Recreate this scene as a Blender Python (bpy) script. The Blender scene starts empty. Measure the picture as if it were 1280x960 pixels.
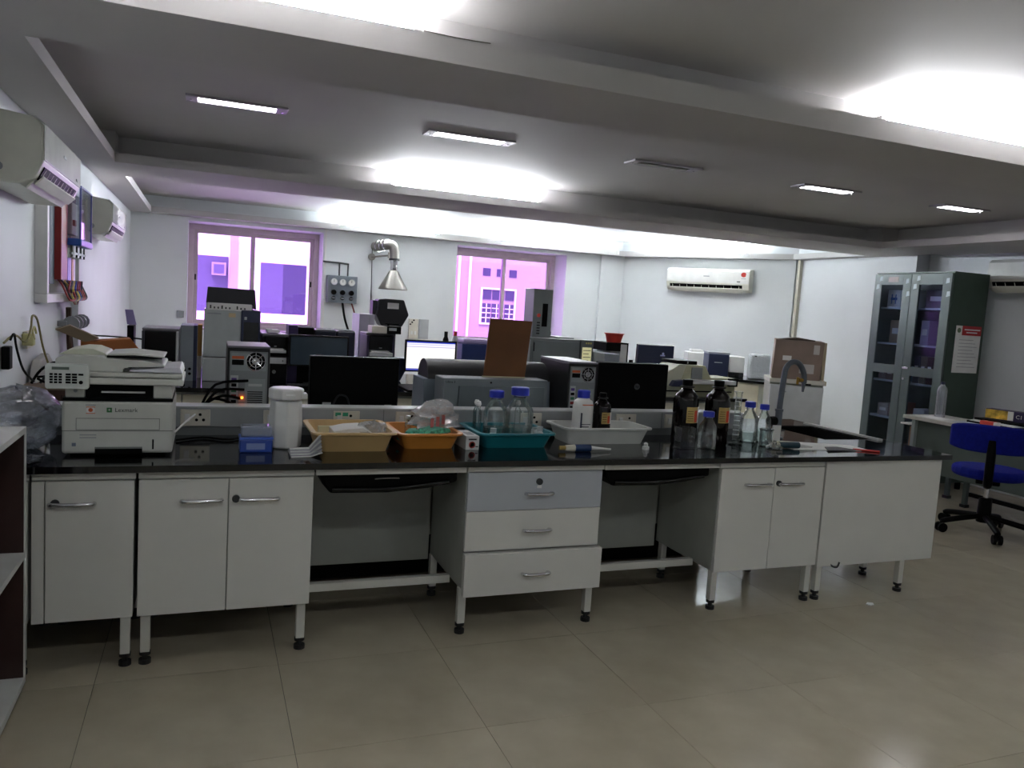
import bpy, bmesh, math, random
from mathutils import Vector, Matrix
random.seed(7)
S = bpy.context.scene
COL = S.collection
# ------------------------------------------------------------------ camera
cd = bpy.data.cameras.new('camera'); cam = bpy.data.objects.new('camera', cd); COL.objects.link(cam)
cd.sensor_width = 36.0; cd.lens = 36.0 * 984.955 / 1280.0; cd.clip_start = 0.05; cd.clip_end = 300
rt = Vector((0.93113226, -0.35932008, 0.06230414)); dn = Vector((0.02327831, -0.11193479, -0.99344286)); fw = Vector((0.36393797, 0.92647703, -0.09586173))
mw = Matrix((rt, -dn, -fw)).transposed().to_4x4(); mw.translation = (0, 0, 1.67)
cam.matrix_world = mw
S.camera = cam
# ------------------------------------------------------------------ world, sun, exposure
w = bpy.data.worlds.new('overcast_sky'); S.world = w; w.use_nodes = True
bg = w.node_tree.nodes['Background']; bg.inputs[0].default_value = (0.93, 0.95, 1.0, 1); bg.inputs[1].default_value = 1.2
sd = bpy.data.lights.new('sun', 'SUN'); sd.energy = 2.4; sd.angle = 0.35; sd.color = (1, 0.96, 0.9)
sun = bpy.data.objects.new('sun', sd); COL.objects.link(sun); sun.rotation_euler = (math.radians(40), 0, math.radians(-20))
vs = S.view_settings
vs.view_transform = 'Standard'; vs.look = 'None'; vs.gamma = 1.0; vs.use_curve_mapping = False; vs.exposure = 2.17
COVE = 140.0      # cove tube emission
LAMP = 9.0      # recessed lamp emission
# ------------------------------------------------------------------ materials
def lin(h):
    h = h.lstrip('#'); o = []
    for i in (0, 2, 4):
        c = int(h[i:i+2], 16) / 255.0
        o.append(c / 12.92 if c <= 0.04045 else ((c + 0.055) / 1.055) ** 2.4)
    return o + [1.0]
MATS = {}
def mat(name, col, rough=0.5, metal=0.0, var=0.06, scale=8.0, bump=0.0, bscale=60.0, spec=0.5, emit=0.0, coat=0.0):
    if name in MATS: return MATS[name]
    m = bpy.data.materials.new(name); m.use_nodes = True
    nt = m.node_tree; N = nt.nodes; L = nt.links
    b = N['Principled BSDF']
    c = lin(col)
    tc = N.new('ShaderNodeTexCoord'); nz = N.new('ShaderNodeTexNoise'); nz.inputs['Scale'].default_value = scale; nz.inputs['Detail'].default_value = 3
    L.new(tc.outputs['Object'], nz.inputs['Vector'])
    r = N.new('ShaderNodeValToRGB')
    r.color_ramp.elements[0].position = 0.3; r.color_ramp.elements[1].position = 0.7
    r.color_ramp.elements[0].color = [max(0, x * (1 - var)) for x in c[:3]] + [1]
    r.color_ramp.elements[1].color = [min(1, x * (1 + var)) for x in c[:3]] + [1]
    L.new(nz.outputs['Fac'], r.inputs['Fac']); L.new(r.outputs['Color'], b.inputs['Base Color'])
    b.inputs['Roughness'].default_value = rough; b.inputs['Metallic'].default_value = metal
    b.inputs['Specular IOR Level'].default_value = spec
    if coat: b.inputs['Coat Weight'].default_value = coat; b.inputs['Coat Roughness'].default_value = 0.08
    if emit:
        b.inputs['Emission Color'].default_value = c; b.inputs['Emission Strength'].default_value = emit
    if bump:
        n2 = N.new('ShaderNodeTexNoise'); n2.inputs['Scale'].default_value = bscale; n2.inputs['Detail'].default_value = 4
        L.new(tc.outputs['Object'], n2.inputs['Vector'])
        bp = N.new('ShaderNodeBump'); bp.inputs['Strength'].default_value = bump; bp.inputs['Distance'].default_value = 0.02
        L.new(n2.outputs['Fac'], bp.inputs['Height']); L.new(bp.outputs['Normal'], b.inputs['Normal'])
    MATS[name] = m
    return m
def thin(name, tint, refl=0.12, rough=0.02, bump=0.0, bscale=20.0, haze=0.0, hcol='ffffff', fk=0.75):
    """thin clear sheet: tinted see-through plus fresnel reflection, optional milky haze"""
    if name in MATS: return MATS[name]
    m = bpy.data.materials.new(name); m.use_nodes = True
    nt = m.node_tree; N = nt.nodes; L = nt.links
    N.remove(N['Principled BSDF']); out = N['Material Output']
    tr = N.new('ShaderNodeBsdfTransparent'); tr.inputs[0].default_value = tint if not isinstance(tint, str) else lin(tint)
    gl = N.new('ShaderNodeBsdfGlossy'); gl.inputs['Roughness'].default_value = rough; gl.inputs['Color'].default_value = (1, 1, 1, 1)
    lw = N.new('ShaderNodeLayerWeight'); lw.inputs['Blend'].default_value = 0.35
    mm = N.new('ShaderNodeMath'); mm.operation = 'MULTIPLY_ADD'; mm.inputs[1].default_value = fk; mm.inputs[2].default_value = refl
    L.new(lw.outputs['Fresnel'], mm.inputs[0])
    mx = N.new('ShaderNodeMixShader')
    L.new(mm.outputs[0], mx.inputs[0])
    base = tr
    if haze:
        df = N.new('ShaderNodeBsdfDiffuse'); df.inputs[0].default_value = lin(hcol)
        tl = N.new('ShaderNodeBsdfTranslucent'); tl.inputs[0].default_value = lin(hcol)
        md = N.new('ShaderNodeMixShader'); md.inputs[0].default_value = 0.4; L.new(df.outputs[0], md.inputs[1]); L.new(tl.outputs[0], md.inputs[2])
        m2 = N.new('ShaderNodeMixShader'); m2.inputs[0].default_value = haze
        L.new(tr.outputs[0], m2.inputs[1]); L.new(md.outputs[0], m2.inputs[2]); base = m2
    L.new(base.outputs[0], mx.inputs[1]); L.new(gl.outputs[0], mx.inputs[2])
    if bump:
        tc = N.new('ShaderNodeTexCoord'); n2 = N.new('ShaderNodeTexNoise'); n2.inputs['Scale'].default_value = bscale; n2.inputs['Detail'].default_value = 5
        L.new(tc.outputs['Object'], n2.inputs['Vector'])
        bp = N.new('ShaderNodeBump'); bp.inputs['Strength'].default_value = bump; bp.inputs['Distance'].default_value = 0.03
        L.new(n2.outputs['Fac'], bp.inputs['Height']); L.new(bp.outputs['Normal'], gl.inputs['Normal'])
        L.new(bp.outputs['Normal'], lw.inputs['Normal'])
    L.new(mx.outputs[0], out.inputs[0])
    MATS[name] = m
    return m
def emis(name, col, strength):
    if name in MATS: return MATS[name]
    m = bpy.data.materials.new(name); m.use_nodes = True
    nt = m.node_tree; N = nt.nodes
    N.remove(N['Principled BSDF'])
    e = N.new('ShaderNodeEmission'); e.inputs[0].default_value = lin(col); e.inputs[1].default_value = strength
    nt.links.new(e.outputs[0], N['Material Output'].inputs[0])
    MATS[name] = m; return m

wall_m = mat('white_wall_paint', 'd9dcdf', 0.6, bump=0.05, bscale=30, var=0.03, scale=2)
ceil_m = mat('ceiling_paint', 'bab8b7', 0.75, var=0.03, scale=1.5)
tile_m = mat('polished_floor_tile', 'a59c8a', 0.16, var=0.07, scale=5, spec=0.5)
grout_m = mat('floor_grout', '4d4a44', 0.8)
granite = mat('black_granite', '08080a', 0.07, var=0.5, scale=120, spec=0.6)
lam = mat('white_laminate', 'c9c8c3', 0.42, var=0.025, scale=3)
lam_grey = mat('grey_laminate', 'a9adb4', 0.42, var=0.03, scale=3)
lam_side = mat('grey_side_board', '9b9d97', 0.5, var=0.05, scale=6)
frame_m = mat('white_powder_coated_steel', 'c4c3bc', 0.45, var=0.04)
chrome = mat('chrome', 'cfcfd2', 0.18, 1.0, var=0.04)
steel = mat('brushed_steel', '918d88', 0.3, 1.0, var=0.08)
black = mat('black_plastic', '030303', 0.55, var=0.2, spec=0.1)
black_g = mat('glossy_black_plastic', '040405', 0.25, var=0.2, spec=0.35)
dkgrey = mat('dark_grey_plastic', '26282b', 0.5)
grey = mat('grey_plastic', '8d9195', 0.5)
ltgrey = mat('light_grey_plastic', 'b9bcbd', 0.45)
greybeige = mat('printer_grey_white_plastic', 'c2c3bd', 0.45)
white_p = mat('white_plastic', 'dcdcda', 0.4)
cream = mat('cream_painted_steel', 'cfcbb8', 0.5)
beige_m = mat('beige_enamel', 'a9a98c', 0.5)
navy = mat('navy_plastic', '1e2744', 0.45)
paper = mat('paper', 'd8d8d6', 0.8)
paper_y = mat('yellowed_paper', 'd6d2ae', 0.8)
red_m = mat('red_plastic', 'c8372c', 0.45)
blue_cap = mat('blue_cap_plastic', '1c2fae', 0.4)
orange_m = mat('orange_sticker', 'c65a2a', 0.5)
rubber = mat('black_rubber', '0a0a0a', 0.7)
ivory = mat('ivory_plastic', 'd2cdc0', 0.4)
glass_c = thin('clear_glass', (0.93, 0.96, 0.96, 1), 0.05, 0.02)
screen_off = mat('dark_screen', '0a0b0e', 0.12, var=0.1)
# ------------------------------------------------------------------ mesh helpers
class MB:
    def __init__(s): s.v = []; s.f = []
    def add(s, vs_, fs):
        o = len(s.v); s.v += [tuple(p) for p in vs_]; s.f += [[i + o for i in f] for f in fs]; return s
    def box(s, x0, x1, y0, y1, z0, z1):
        return s.add([(x0,y0,z0),(x1,y0,z0),(x1,y1,z0),(x0,y1,z0),(x0,y0,z1),(x1,y0,z1),(x1,y1,z1),(x0,y1,z1)],
                     [(0,3,2,1),(4,5,6,7),(0,1,5,4),(1,2,6,5),(2,3,7,6),(3,0,4,7)])
    def prism(s, poly, a, b, axis='z'):
        n = len(poly)
        def P(p, t):
            if axis == 'z': return (p[0], p[1], t)
            if axis == 'x': return (t, p[0], p[1])
            return (p[0], t, p[1])
        vs_ = [P(p, a) for p in poly] + [P(p, b) for p in poly]
        return s.add(vs_, [list(range(n))[::-1], list(range(n, 2*n))] + [(i, (i+1) % n, (i+1) % n + n, i + n) for i in range(n)])
    def cyl(s, p0, p1, r0, r1=None, n=14):
        if r1 is None: r1 = r0
        p0 = Vector(p0); p1 = Vector(p1); d = (p1 - p0).normalized()
        a = d.orthogonal().normalized(); b = d.cross(a)
        vs_ = []
        for p, r in ((p0, r0), (p1, r1)):
            for i in range(n):
                t = 2 * math.pi * i / n; vs_.append(p + a * (r * math.cos(t)) + b * (r * math.sin(t)))
        return s.add(vs_, [list(range(n))[::-1], list(range(n, 2*n))] + [(i, (i+1) % n, (i+1) % n + n, i + n) for i in range(n)])
    def lathe(s, prof, n=20, c=(0,0,0)):
        vs_ = []; fs = []
        for r, z in prof:
            for i in range(n):
                t = 2 * math.pi * i / n; vs_.append((c[0] + r*math.cos(t), c[1] + r*math.sin(t), c[2] + z))
        k = len(prof)
        for j in range(k - 1):
            for i in range(n):
                fs.append((j*n+i, j*n+(i+1) % n, (j+1)*n+(i+1) % n, (j+1)*n+i))
        if prof[0][0] > 1e-6: fs.append(list(range(n))[::-1])
        if prof[-1][0] > 1e-6: fs.append(list(range((k-1)*n, k*n)))
        return s.add(vs_, fs)
    def tube(s, pts, r, n=8, sm=4):
        P = [Vector(p) for p in pts]
        if sm > 1 and len(P) > 2:
            Q = []
            for i in range(len(P) - 1):
                p0 = P[max(i-1, 0)]; p1 = P[i]; p2 = P[i+1]; p3 = P[min(i+2, len(P)-1)]
                for k in range(sm):
                    t = k / sm
                    Q.append(0.5*((2*p1) + (p2-p0)*t + (2*p0-5*p1+4*p2-p3)*t*t + (3*p1-p0-3*p2+p3)*t**3))
            Q.append(P[-1]); P = Q
        vs_ = []; a = None
        for i, p in enumerate(P):
            d = (P[min(i+1, len(P)-1)] - P[max(i-1, 0)]).normalized()
            if a is None: a = d.orthogonal().normalized()
            else:
                a = (a - d * a.dot(d))
                a = a.normalized() if a.length > 1e-6 else d.orthogonal().normalized()
            b = d.cross(a)
            for k in range(n):
                t = 2*math.pi*k/n; vs_.append(p + a*(r*math.cos(t)) + b*(r*math.sin(t)))
        k = len(P)
        fs = [(j*n+i, j*n+(i+1) % n, (j+1)*n+(i+1) % n, (j+1)*n+i) for j in range(k-1) for i in range(n)]
        fs += [list(range(n))[::-1], list(range((k-1)*n, k*n))]
        return s.add(vs_, fs)
    def quad(s, *p): return s.add(p, [list(range(len(p)))])
    def frame(s, x0, x1, z0, z1, wd, y0, y1):
        s.box(x0, x1, y0, y1, z0, z0+wd); s.box(x0, x1, y0, y1, z1-wd, z1)
        s.box(x0, x0+wd, y0, y1, z0+wd, z1-wd); return s.box(x1-wd, x1, y0, y1, z0+wd, z1-wd)
def O(name, mb, m, parent=None, bev=0.0, smooth=0.0, loc=None, rz=None, kind=None, seg=2):
    me = bpy.data.meshes.new(name); me.from_pydata(mb.v, [], mb.f); me.materials.append(m); me.update()
    bmx = bmesh.new(); bmx.from_mesh(me); bmesh.ops.recalc_face_normals(bmx, faces=bmx.faces); bmx.to_mesh(me); bmx.free()
    if smooth:
        for p in me.polygons: p.use_smooth = True
        me.set_sharp_from_angle(angle=math.radians(smooth))
    o = bpy.data.objects.new(name, me); COL.objects.link(o)
    if parent: o.parent = parent
    if loc is not None: o.location = loc
    if rz is not None: o.rotation_euler = (0, 0, rz)
    if bev:
        md = o.modifiers.new('bevel', 'BEVEL'); md.width = bev; md.segments = seg; md.limit_method = 'ANGLE'; md.angle_limit = math.radians(35)
    if kind: o['kind'] = kind
    return o
def B(name, m, parent, x0, x1, y0, y1, z0, z1, bev=0.0, **k): return O(name, MB().box(x0, x1, y0, y1, z0, z1), m, parent, bev, **k)
def tag(o, label, cat, group=None):
    o['label'] = label; o['category'] = cat
    if group: o['group'] = group
    return o
def T(name, label, cat, loc=(0,0,0), rz=0.0, group=None):
    o = bpy.data.objects.new(name, None); COL.objects.link(o); o.location = loc; o.rotation_euler = (0, 0, rz); o.empty_display_size = 0.1
    return tag(o, label, cat, group)
def copy_tree(o, parent=None):
    c = o.copy(); COL.objects.link(c); c.parent = parent
    for ch in o.children: copy_tree(ch, c)
    return c
def plabel(o, s): o['label'] = s; return o
def text(name, s, size, loc, rot, m, parent, depth=0.0008):
    cu = bpy.data.curves.new(name, 'FONT'); cu.body = s; cu.size = size; cu.extrude = depth; cu.align_x = 'CENTER'; cu.align_y = 'CENTER'; cu.resolution_u = 2
    to = bpy.data.objects.new(name + '_tmp', cu); COL.objects.link(to)
    dg = bpy.context.evaluated_depsgraph_get(); me = bpy.data.meshes.new_from_object(to.evaluated_get(dg))
    bpy.data.objects.remove(to); bpy.data.curves.remove(cu)
    me.materials.clear(); me.materials.append(m)
    o = bpy.data.objects.new(name, me); COL.objects.link(o); o.parent = parent; o.location = loc; o.rotation_euler = rot
    return o
R90 = math.pi / 2
FRONT = (R90, 0, 0)          # text lying on a face that looks toward -y
def struct(o): o['kind'] = 'structure'; return o

# ================================================================== THE SETTING
YB = 11.4; ZS = 2.6; ZC = 2.83
fl = struct(B('floor', grout_m, None, -1.3, 8.4, -3.2, 11.9, -0.06, -0.006))
TS = 0.7405; tme = None
for i in range(-1, 13):
    for j in range(-8, 13):
        x0 = 0.342 + (i - 1) * TS; y0 = 2.80 + (j - 1) * TS
        xa, xb = max(x0, -1.25), min(x0 + TS, 8.35); ya, yb = max(y0, -3.15), min(y0 + TS, 11.85)
        if xb - xa < 0.05 or yb - ya < 0.05: continue
        full = abs(xb - xa - TS) < 1e-4 and abs(yb - ya - TS) < 1e-4
        if full and tme:
            o = bpy.data.objects.new('floor_tile', tme); COL.objects.link(o); o.parent = fl
            o.location = (xa, ya, 0)
        else:
            o = O('floor_tile', MB().box(0.0012, xb-xa-0.0012, 0.0012, yb-ya-0.0012, -0.006, 0.0), tile_m, fl, loc=(xa, ya, 0))
            if full: tme = o.data
struct(B('wall_left', wall_m, None, -1.3, -0.98, -3.2, 7.0, 0, 2.9))
struct(B('wall_left_far', wall_m, None, -1.3, -0.93, 7.0, YB, 0, 2.9))
struct(B('wall_rear', wall_m, None, -1.3, 8.4, -3.4, -3.2, 0, 2.9))
W1 = (-0.24, 1.51, 1.12, 2.55); W2 = (3.47, 5.27, 1.06, 2.55); TH = 0.6
m_ = MB()
m_.box(-1.3, W1[0], YB, YB+TH, 0, 2.9); m_.box(W1[1], W2[0], YB, YB+TH, 0, 2.9); m_.box(W2[1], 6.6, YB, YB+TH, 0, 2.9)
for W_ in (W1, W2):
    m_.box(W_[0], W_[1], YB, YB+TH, 0, W_[2]); m_.box(W_[0], W_[1], YB, YB+TH, W_[3], 2.9)
struct(O('wall_back', m_, wall_m))
struct(B('wall_back_pilaster', wall_m, None, 5.86, 6.27, YB-0.05, YB, 0, 2.6))
P1 = Vector((6.25, 11.4)); P2 = Vector((7.9, 9.2)); CA = math.radians(-53.13); CD = (P2 - P1).normalized(); CN = Vector((-0.8, -0.6))
def ch(s, off, z=None):
    p = P1 + CD * s + CN * off
    return (p.x, p.y) if z is None else (p.x, p.y, z)
struct(O('wall_chamfer', MB().prism([ch(-0.2, 0), ch(2.75, 0), ch(3.2, -0.5), ch(-0.2, -0.5)], 0, 2.9), wall_m))
struct(O('wall_chamfer_pilaster', MB().prism([ch(2.52, 0.06), ch(2.74, 0.06), ch(2.74, 0), ch(2.52, 0)], 0, 2.6), wall_m))
struct(B('wall_right_far', wall_m, None, 7.9, 8.4, 7.15, 9.3, 0, 2.9))
trimb = mat('beige_wall_trim', 'bcb8a8', 0.6)
struct(B('trim_1', trimb, None, 7.85, 7.9, 9.09, 9.14, 0, 2.6))
struct(B('wall_right', wall_m, None, 8.1, 8.4, -3.2, 7.15, 0, 2.9))
# ---- ceiling: recessed panels, soffit beams and cove lips
ce = struct(B('ceiling', ceil_m, None, -1.3, 8.4, -3.3, 12.0, ZC, ZC+0.1))
L_ = lambda n, *a: B(n, ceil_m, ce, *a)
LT = 2.672
L_('cove_floor', -0.98, -0.71, -3.2, YB, ZS, 2.62); L_('soffit_edge', -0.71, -0.68, 3.06, 3.66, ZS, 2.62); L_('soffit_edge', -0.71, -0.68, 6.93, 7.77, ZS, 2.62)
for y0, y1, zt in ((-3.2, 3.06, 2.70), (3.66, 6.93, LT), (7.77, 11.2, LT)): L_('cove_lip', -0.71, -0.68, y0, y1, ZS, zt)
L_('soffit_left', -0.98, -0.86, -3.2, YB, 2.62, ZC); L_('soffit_beam', -0.86, -0.68, 3.06, 3.66, 2.62, ZC); L_('soffit_beam', -0.86, -0.68, 6.93, 7.77, 2.62, ZC)
L_('cove_lip', -0.68, 7.1, 3.06, 3.09, ZS, 2.70); L_('cove_floor', -0.68, 7.1, 3.09, 3.27, ZS, 2.62); L_('soffit_beam', -0.68, 7.1, 3.27, 3.66, ZS, ZC)
L_('cove_lip', -0.68, 7.1, 6.93, 6.96, ZS, LT); L_('cove_floor', -0.68, 7.1, 6.96, 7.16, ZS, 2.62); L_('soffit_beam', -0.68, 7.1, 7.16, 7.77, ZS, ZC)
L_('soffit_beam', 7.1, 7.9, 6.93, 7.77, ZS, ZC)
L_('cove_lip', 7.1, 7.13, -3.2, 6.93, ZS, LT); L_('cove_floor', 7.13, 7.33, -3.2, 6.93, ZS, 2.62); L_('soffit_right', 7.33, 8.1, -3.2, 6.93, ZS, ZC)
L_('cove_lip', -0.68, 6.06, 11.2, 11.22, ZS, 2.675); L_('cove_floor', -0.68, 6.2, 11.22, YB, ZS, 2.62)
O('cove_lip', MB().prism([ch(0.04, 0.2), ch(2.76, 0.2), ch(2.76, 0.18), ch(0.04, 0.18)], ZS, 2.675), ceil_m, ce)
O('cove_floor', MB().prism([ch(0.02, 0.18), ch(2.76, 0.18), ch(2.76, 0), ch(-0.1, 0)], ZS, 2.62), ceil_m, ce)
L_('cove_lip', 7.72, 7.74, 7.77, 9.09, ZS, 2.675); L_('cove_floor', 7.74, 7.9, 7.77, 9.09, ZS, 2.62)
crack = mat('ceiling_crack', '5a554e', 0.9)
O('hairline_crack', MB().tube([(0.75, 3.056, 2.70), (0.9, 3.056, 2.697), (1.02, 3.056, 2.70)], 0.002, 5), crack, ce)
# ---- windows
alu = mat('grey_mauve_aluminium', 'c4b6b8', 0.45)
film = thin('violet_window_film', (0.77, 0.53, 0.96, 1), 0.02, 0.03)
YF = 11.86
def window(n, W_, mid):
    x0, x1, z0, z1 = W_
    wd = struct(O('window_%d' % n, MB().frame(x0, x1, z0, z1, 0.07, YF-0.03, YF+0.09), alu, bev=0.004))
    for k, (a, b, y) in enumerate(((x0+0.07, mid+0.03, YF), (mid-0.03, x1-0.07, YF+0.03))):
        s_ = O('sash', MB().frame(a, b, z0+0.07, z1-0.07, 0.05, y, y+0.028), alu, wd, bev=0.003)
        O('pane', MB().box(a+0.05, b-0.05, y+0.012, y+0.016, z0+0.12, z1-0.12), film, s_)
        B('latch', black, s_, (b-0.035 if k else a+0.012), (b-0.015 if k else a+0.032), y-0.012, y, (z0+z1)/2-0.05, (z0+z1)/2+0.03)
    B('sill', mat('sill_stone', 'b5a8ae', 0.4), wd, x0, x1, YB+0.01, YF-0.03, z0-0.001, z0+0.02)
    return wd
window(1, W1, 0.60); window(2, W2, 4.40)
# ================================================================== OUTSIDE
fac1 = mat('white_facade', 'f0eee8', 0.8, var=0.03, scale=1); fac2 = mat('pale_facade', '9c9894', 0.85, var=0.05, scale=1)
dwin = mat('dark_window_glass', '4c5068', 0.4); dwin2 = mat('darker_window_glass', '30344c', 0.4)
b1 = T('neighbouring_building', 'bright white building with big dark windows seen through violet glass', 'building', (0, 20, -6))
B('facade', fac1, b1, -9, 4.4, 0, 4, 0, 14)
for (x0, x1, z0, z1, mm) in ((-1.6, 0.47, 7.15, 8.45, dwin), (1.2, 1.72, 7.17, 8.38, dwin), (1.72, 2.27, 7.17, 8.38, dwin2)):
    w_ = B('window', mm, b1, x0, x1, -0.03, 0.0, z0, z1); B('window_sill', fac1, w_, x0, x1, -0.08, 0.0, z0-0.05, z0)
a_ = B('outdoor_unit', mat('outdoor_unit_grey', '84848c', 0.7), b1, 0.1, 0.42, -0.3, 0, 8.0, 8.3, 0.01); B('fan_grille', dwin, a_, 0.15, 0.37, -0.31, -0.3, 8.05, 8.25)
B('ledge', fac1, b1, -9, 4.4, -0.9, 0, 6.4, 6.95); B('column', fac2, b1, 0.5, 0.68, -0.12, 0, 0, 14)
b2 = T('neighbouring_house', 'pale building with small square vents above a mullioned window', 'building', (0, 20, -6))
B('facade', fac2, b2, 4.6, 16, 0, 4, 0, 14)
for x in (6.83, 7.22, 7.58): B('vent', dwin2, b2, x, x+0.21, -0.02, 0.0, 8.48, 8.68)
for k, x in enumerate((6.84, 7.13, 7.5)):
    wt = B('window', dwin2, b2, x, x+(0.33 if k == 1 else 0.25), -0.03, 0, 7.86, 8.12)
    wl = B('window', dwin2, b2, x, x+(0.33 if k == 1 else 0.25), -0.03, 0, 7.24, 7.75)
    for z in (7.36, 7.49, 7.62): B('glazing_bar', fac1, wl, x, x+(0.33 if k == 1 else 0.25), -0.05, -0.03, z, z+0.02)
    B('glazing_bar', fac1, wl, x+0.12, x+0.14, -0.05, -0.03, 7.24, 7.75)
O('window_surround', MB().frame(6.79, 7.8, 7.19, 8.17, 0.045, -0.06, 0.0), fac1, b2)
for x in (5.75, 6.15, 6.45): O('drain_pipe', MB().cyl((x, -0.08, 0), (x, -0.08, 13), 0.035, n=8), fac1, b2)
B('balcony_slab', fac2, b2, 4.6, 9.4, -1.6, 0, 6.3, 6.5)
# ================================================================== CEILING LIGHTS
tube_e = emis('fluorescent_tube_glow', 'f4f8ff', COVE * 0.36)
lampe = emis('recessed_lamp_glow', 'f3f1f4', LAMP)
near_e = emis('old_tube_glow', 'f4f6fa', COVE * 0.40); far_e = emis('new_tube_glow', 'eefaff', COVE * 1.5)
def cove(label, p, rz, ln, str_=tube_e):
    t = T('cove_tube_light', label, 'light', p, rz, 'fluorescent tubes hidden behind the cove lips')
    B('batten', white_p, t, 0, ln, 0.045, 0.075, -0.03, 0.03)
    O('tube', MB().cyl((0.03, 0.02, 0.012), (ln-0.03, 0.02, 0.012), 0.017, n=8), str_, t)
    for x in (0, ln-0.03): B('end_holder', white_p, t, x, x+0.03, -0.0, 0.045, -0.025, 0.035)
cove('cove tube on the soffit above the tray of orange packets', (-0.62, 3.13, 2.705), 0, 1.38, near_e)
cove('cove tube on the soffit above the green steel cupboard and blue chair', (3.12, 3.13, 2.705), 0, 1.5, near_e)
cove('cove tube on the middle beam above the exhaust hood', (1.5, 7.05, 2.69), 0, 1.45)
cove('cove tube along the window wall beside the exhaust hood', (1.68, 11.27, 2.672), 0, 1.5, far_e)
cove('cove tube along the wall over the window with the mullioned house', (3.95, 11.27, 2.672), 0, 1.6, far_e)
p = ch(0.5, 0.11, 2.672); cove('cove tube above the air conditioner on the angled wall', p, CA, 1.55, far_e)
cove('cove tube behind the middle beam near the corner air conditioner', (-0.6, 7.86, 2.80), 0, 0.75, emis('weak_tube_glow', 'f0eaff', COVE * 0.35))
lab = ['recessed ceiling lamp above the copier, glowing', 'recessed ceiling lamp above the brown folder, glowing with a loose chrome edge', 'unlit recessed ceiling lamp with a dark slot', 'recessed ceiling lamp next to the unlit one toward the cupboard', 'small recessed ceiling lamp closest to the steel cupboard']
metal_fr = mat('lamp_frame_metal', 'aeaab2', 0.4, 0.3)
for k, (xa, xb) in enumerate(((-0.145, 0.454), (1.36, 1.99), (2.94, 3.54), (4.52, 5.13), (6.08, 6.66))):
    t = T('ceiling_lamp', lab[k], 'lamp', ((xa+xb)/2, 5.36, ZC), 0, 'recessed lamps in the ceiling')
    h = (xb - xa) / 2
    O('frame', MB().box(-h, h, -0.085, -0.062, -0.014, 0).box(-h, h, 0.062, 0.085, -0.014, 0).box(-h, -h+0.07, -0.062, 0.062, -0.014, 0).box(h-0.07, h, -0.062, 0.062, -0.014, 0), metal_fr, t, 0.003)
    if k == 2: B('reflector', mat('lamp_dark_slot', '1a1a1c', 0.4), t, -h+0.07, h-0.07, -0.062, 0.062, -0.004, 0.0); B('tube', white_p, t, -h+0.08, h-0.08, 0.02, 0.05, -0.014, -0.004, 0.004)
    else: B('diffuser', lampe, t, -h+0.07, h-0.07, -0.055, 0.055, -0.012, -0.002)
    for x in (-h+0.03, h-0.03): O('clip', MB().cyl((x, 0, -0.02), (x, 0, 0), 0.008, n=8), chrome, t)
src = [o for o in bpy.data.objects if o.name == 'ceiling_lamp'][0]
for (y, xs, q, lb) in ((0.3, (0.1, 2.5, 4.9), 2.5, 'added unseen recessed ceiling lamp in the bay in front of the island, glowing'), (9.0, (0.9, 4.3, 6.0), 3.6, 'added unseen recessed ceiling lamp in the window bay behind the middle beam, glowing')):  # added, unseen lamps that brighten the cabinet doors and the back walls
    for x in xs:
        c_ = copy_tree(src); c_.location = (x, y, ZC); c_['label'] = lb; c_['group'] = lb.replace(', glowing', '').replace('lamp', 'lamps')
        for d_ in c_.children:
            if d_.name.startswith('diffuser'): d_.data = d_.data.copy(); d_.data.materials[0] = emis('recessed_lamp_glow_%d' % y, 'f2f7f6', LAMP * q)  # stronger glow for the added lamps
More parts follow.
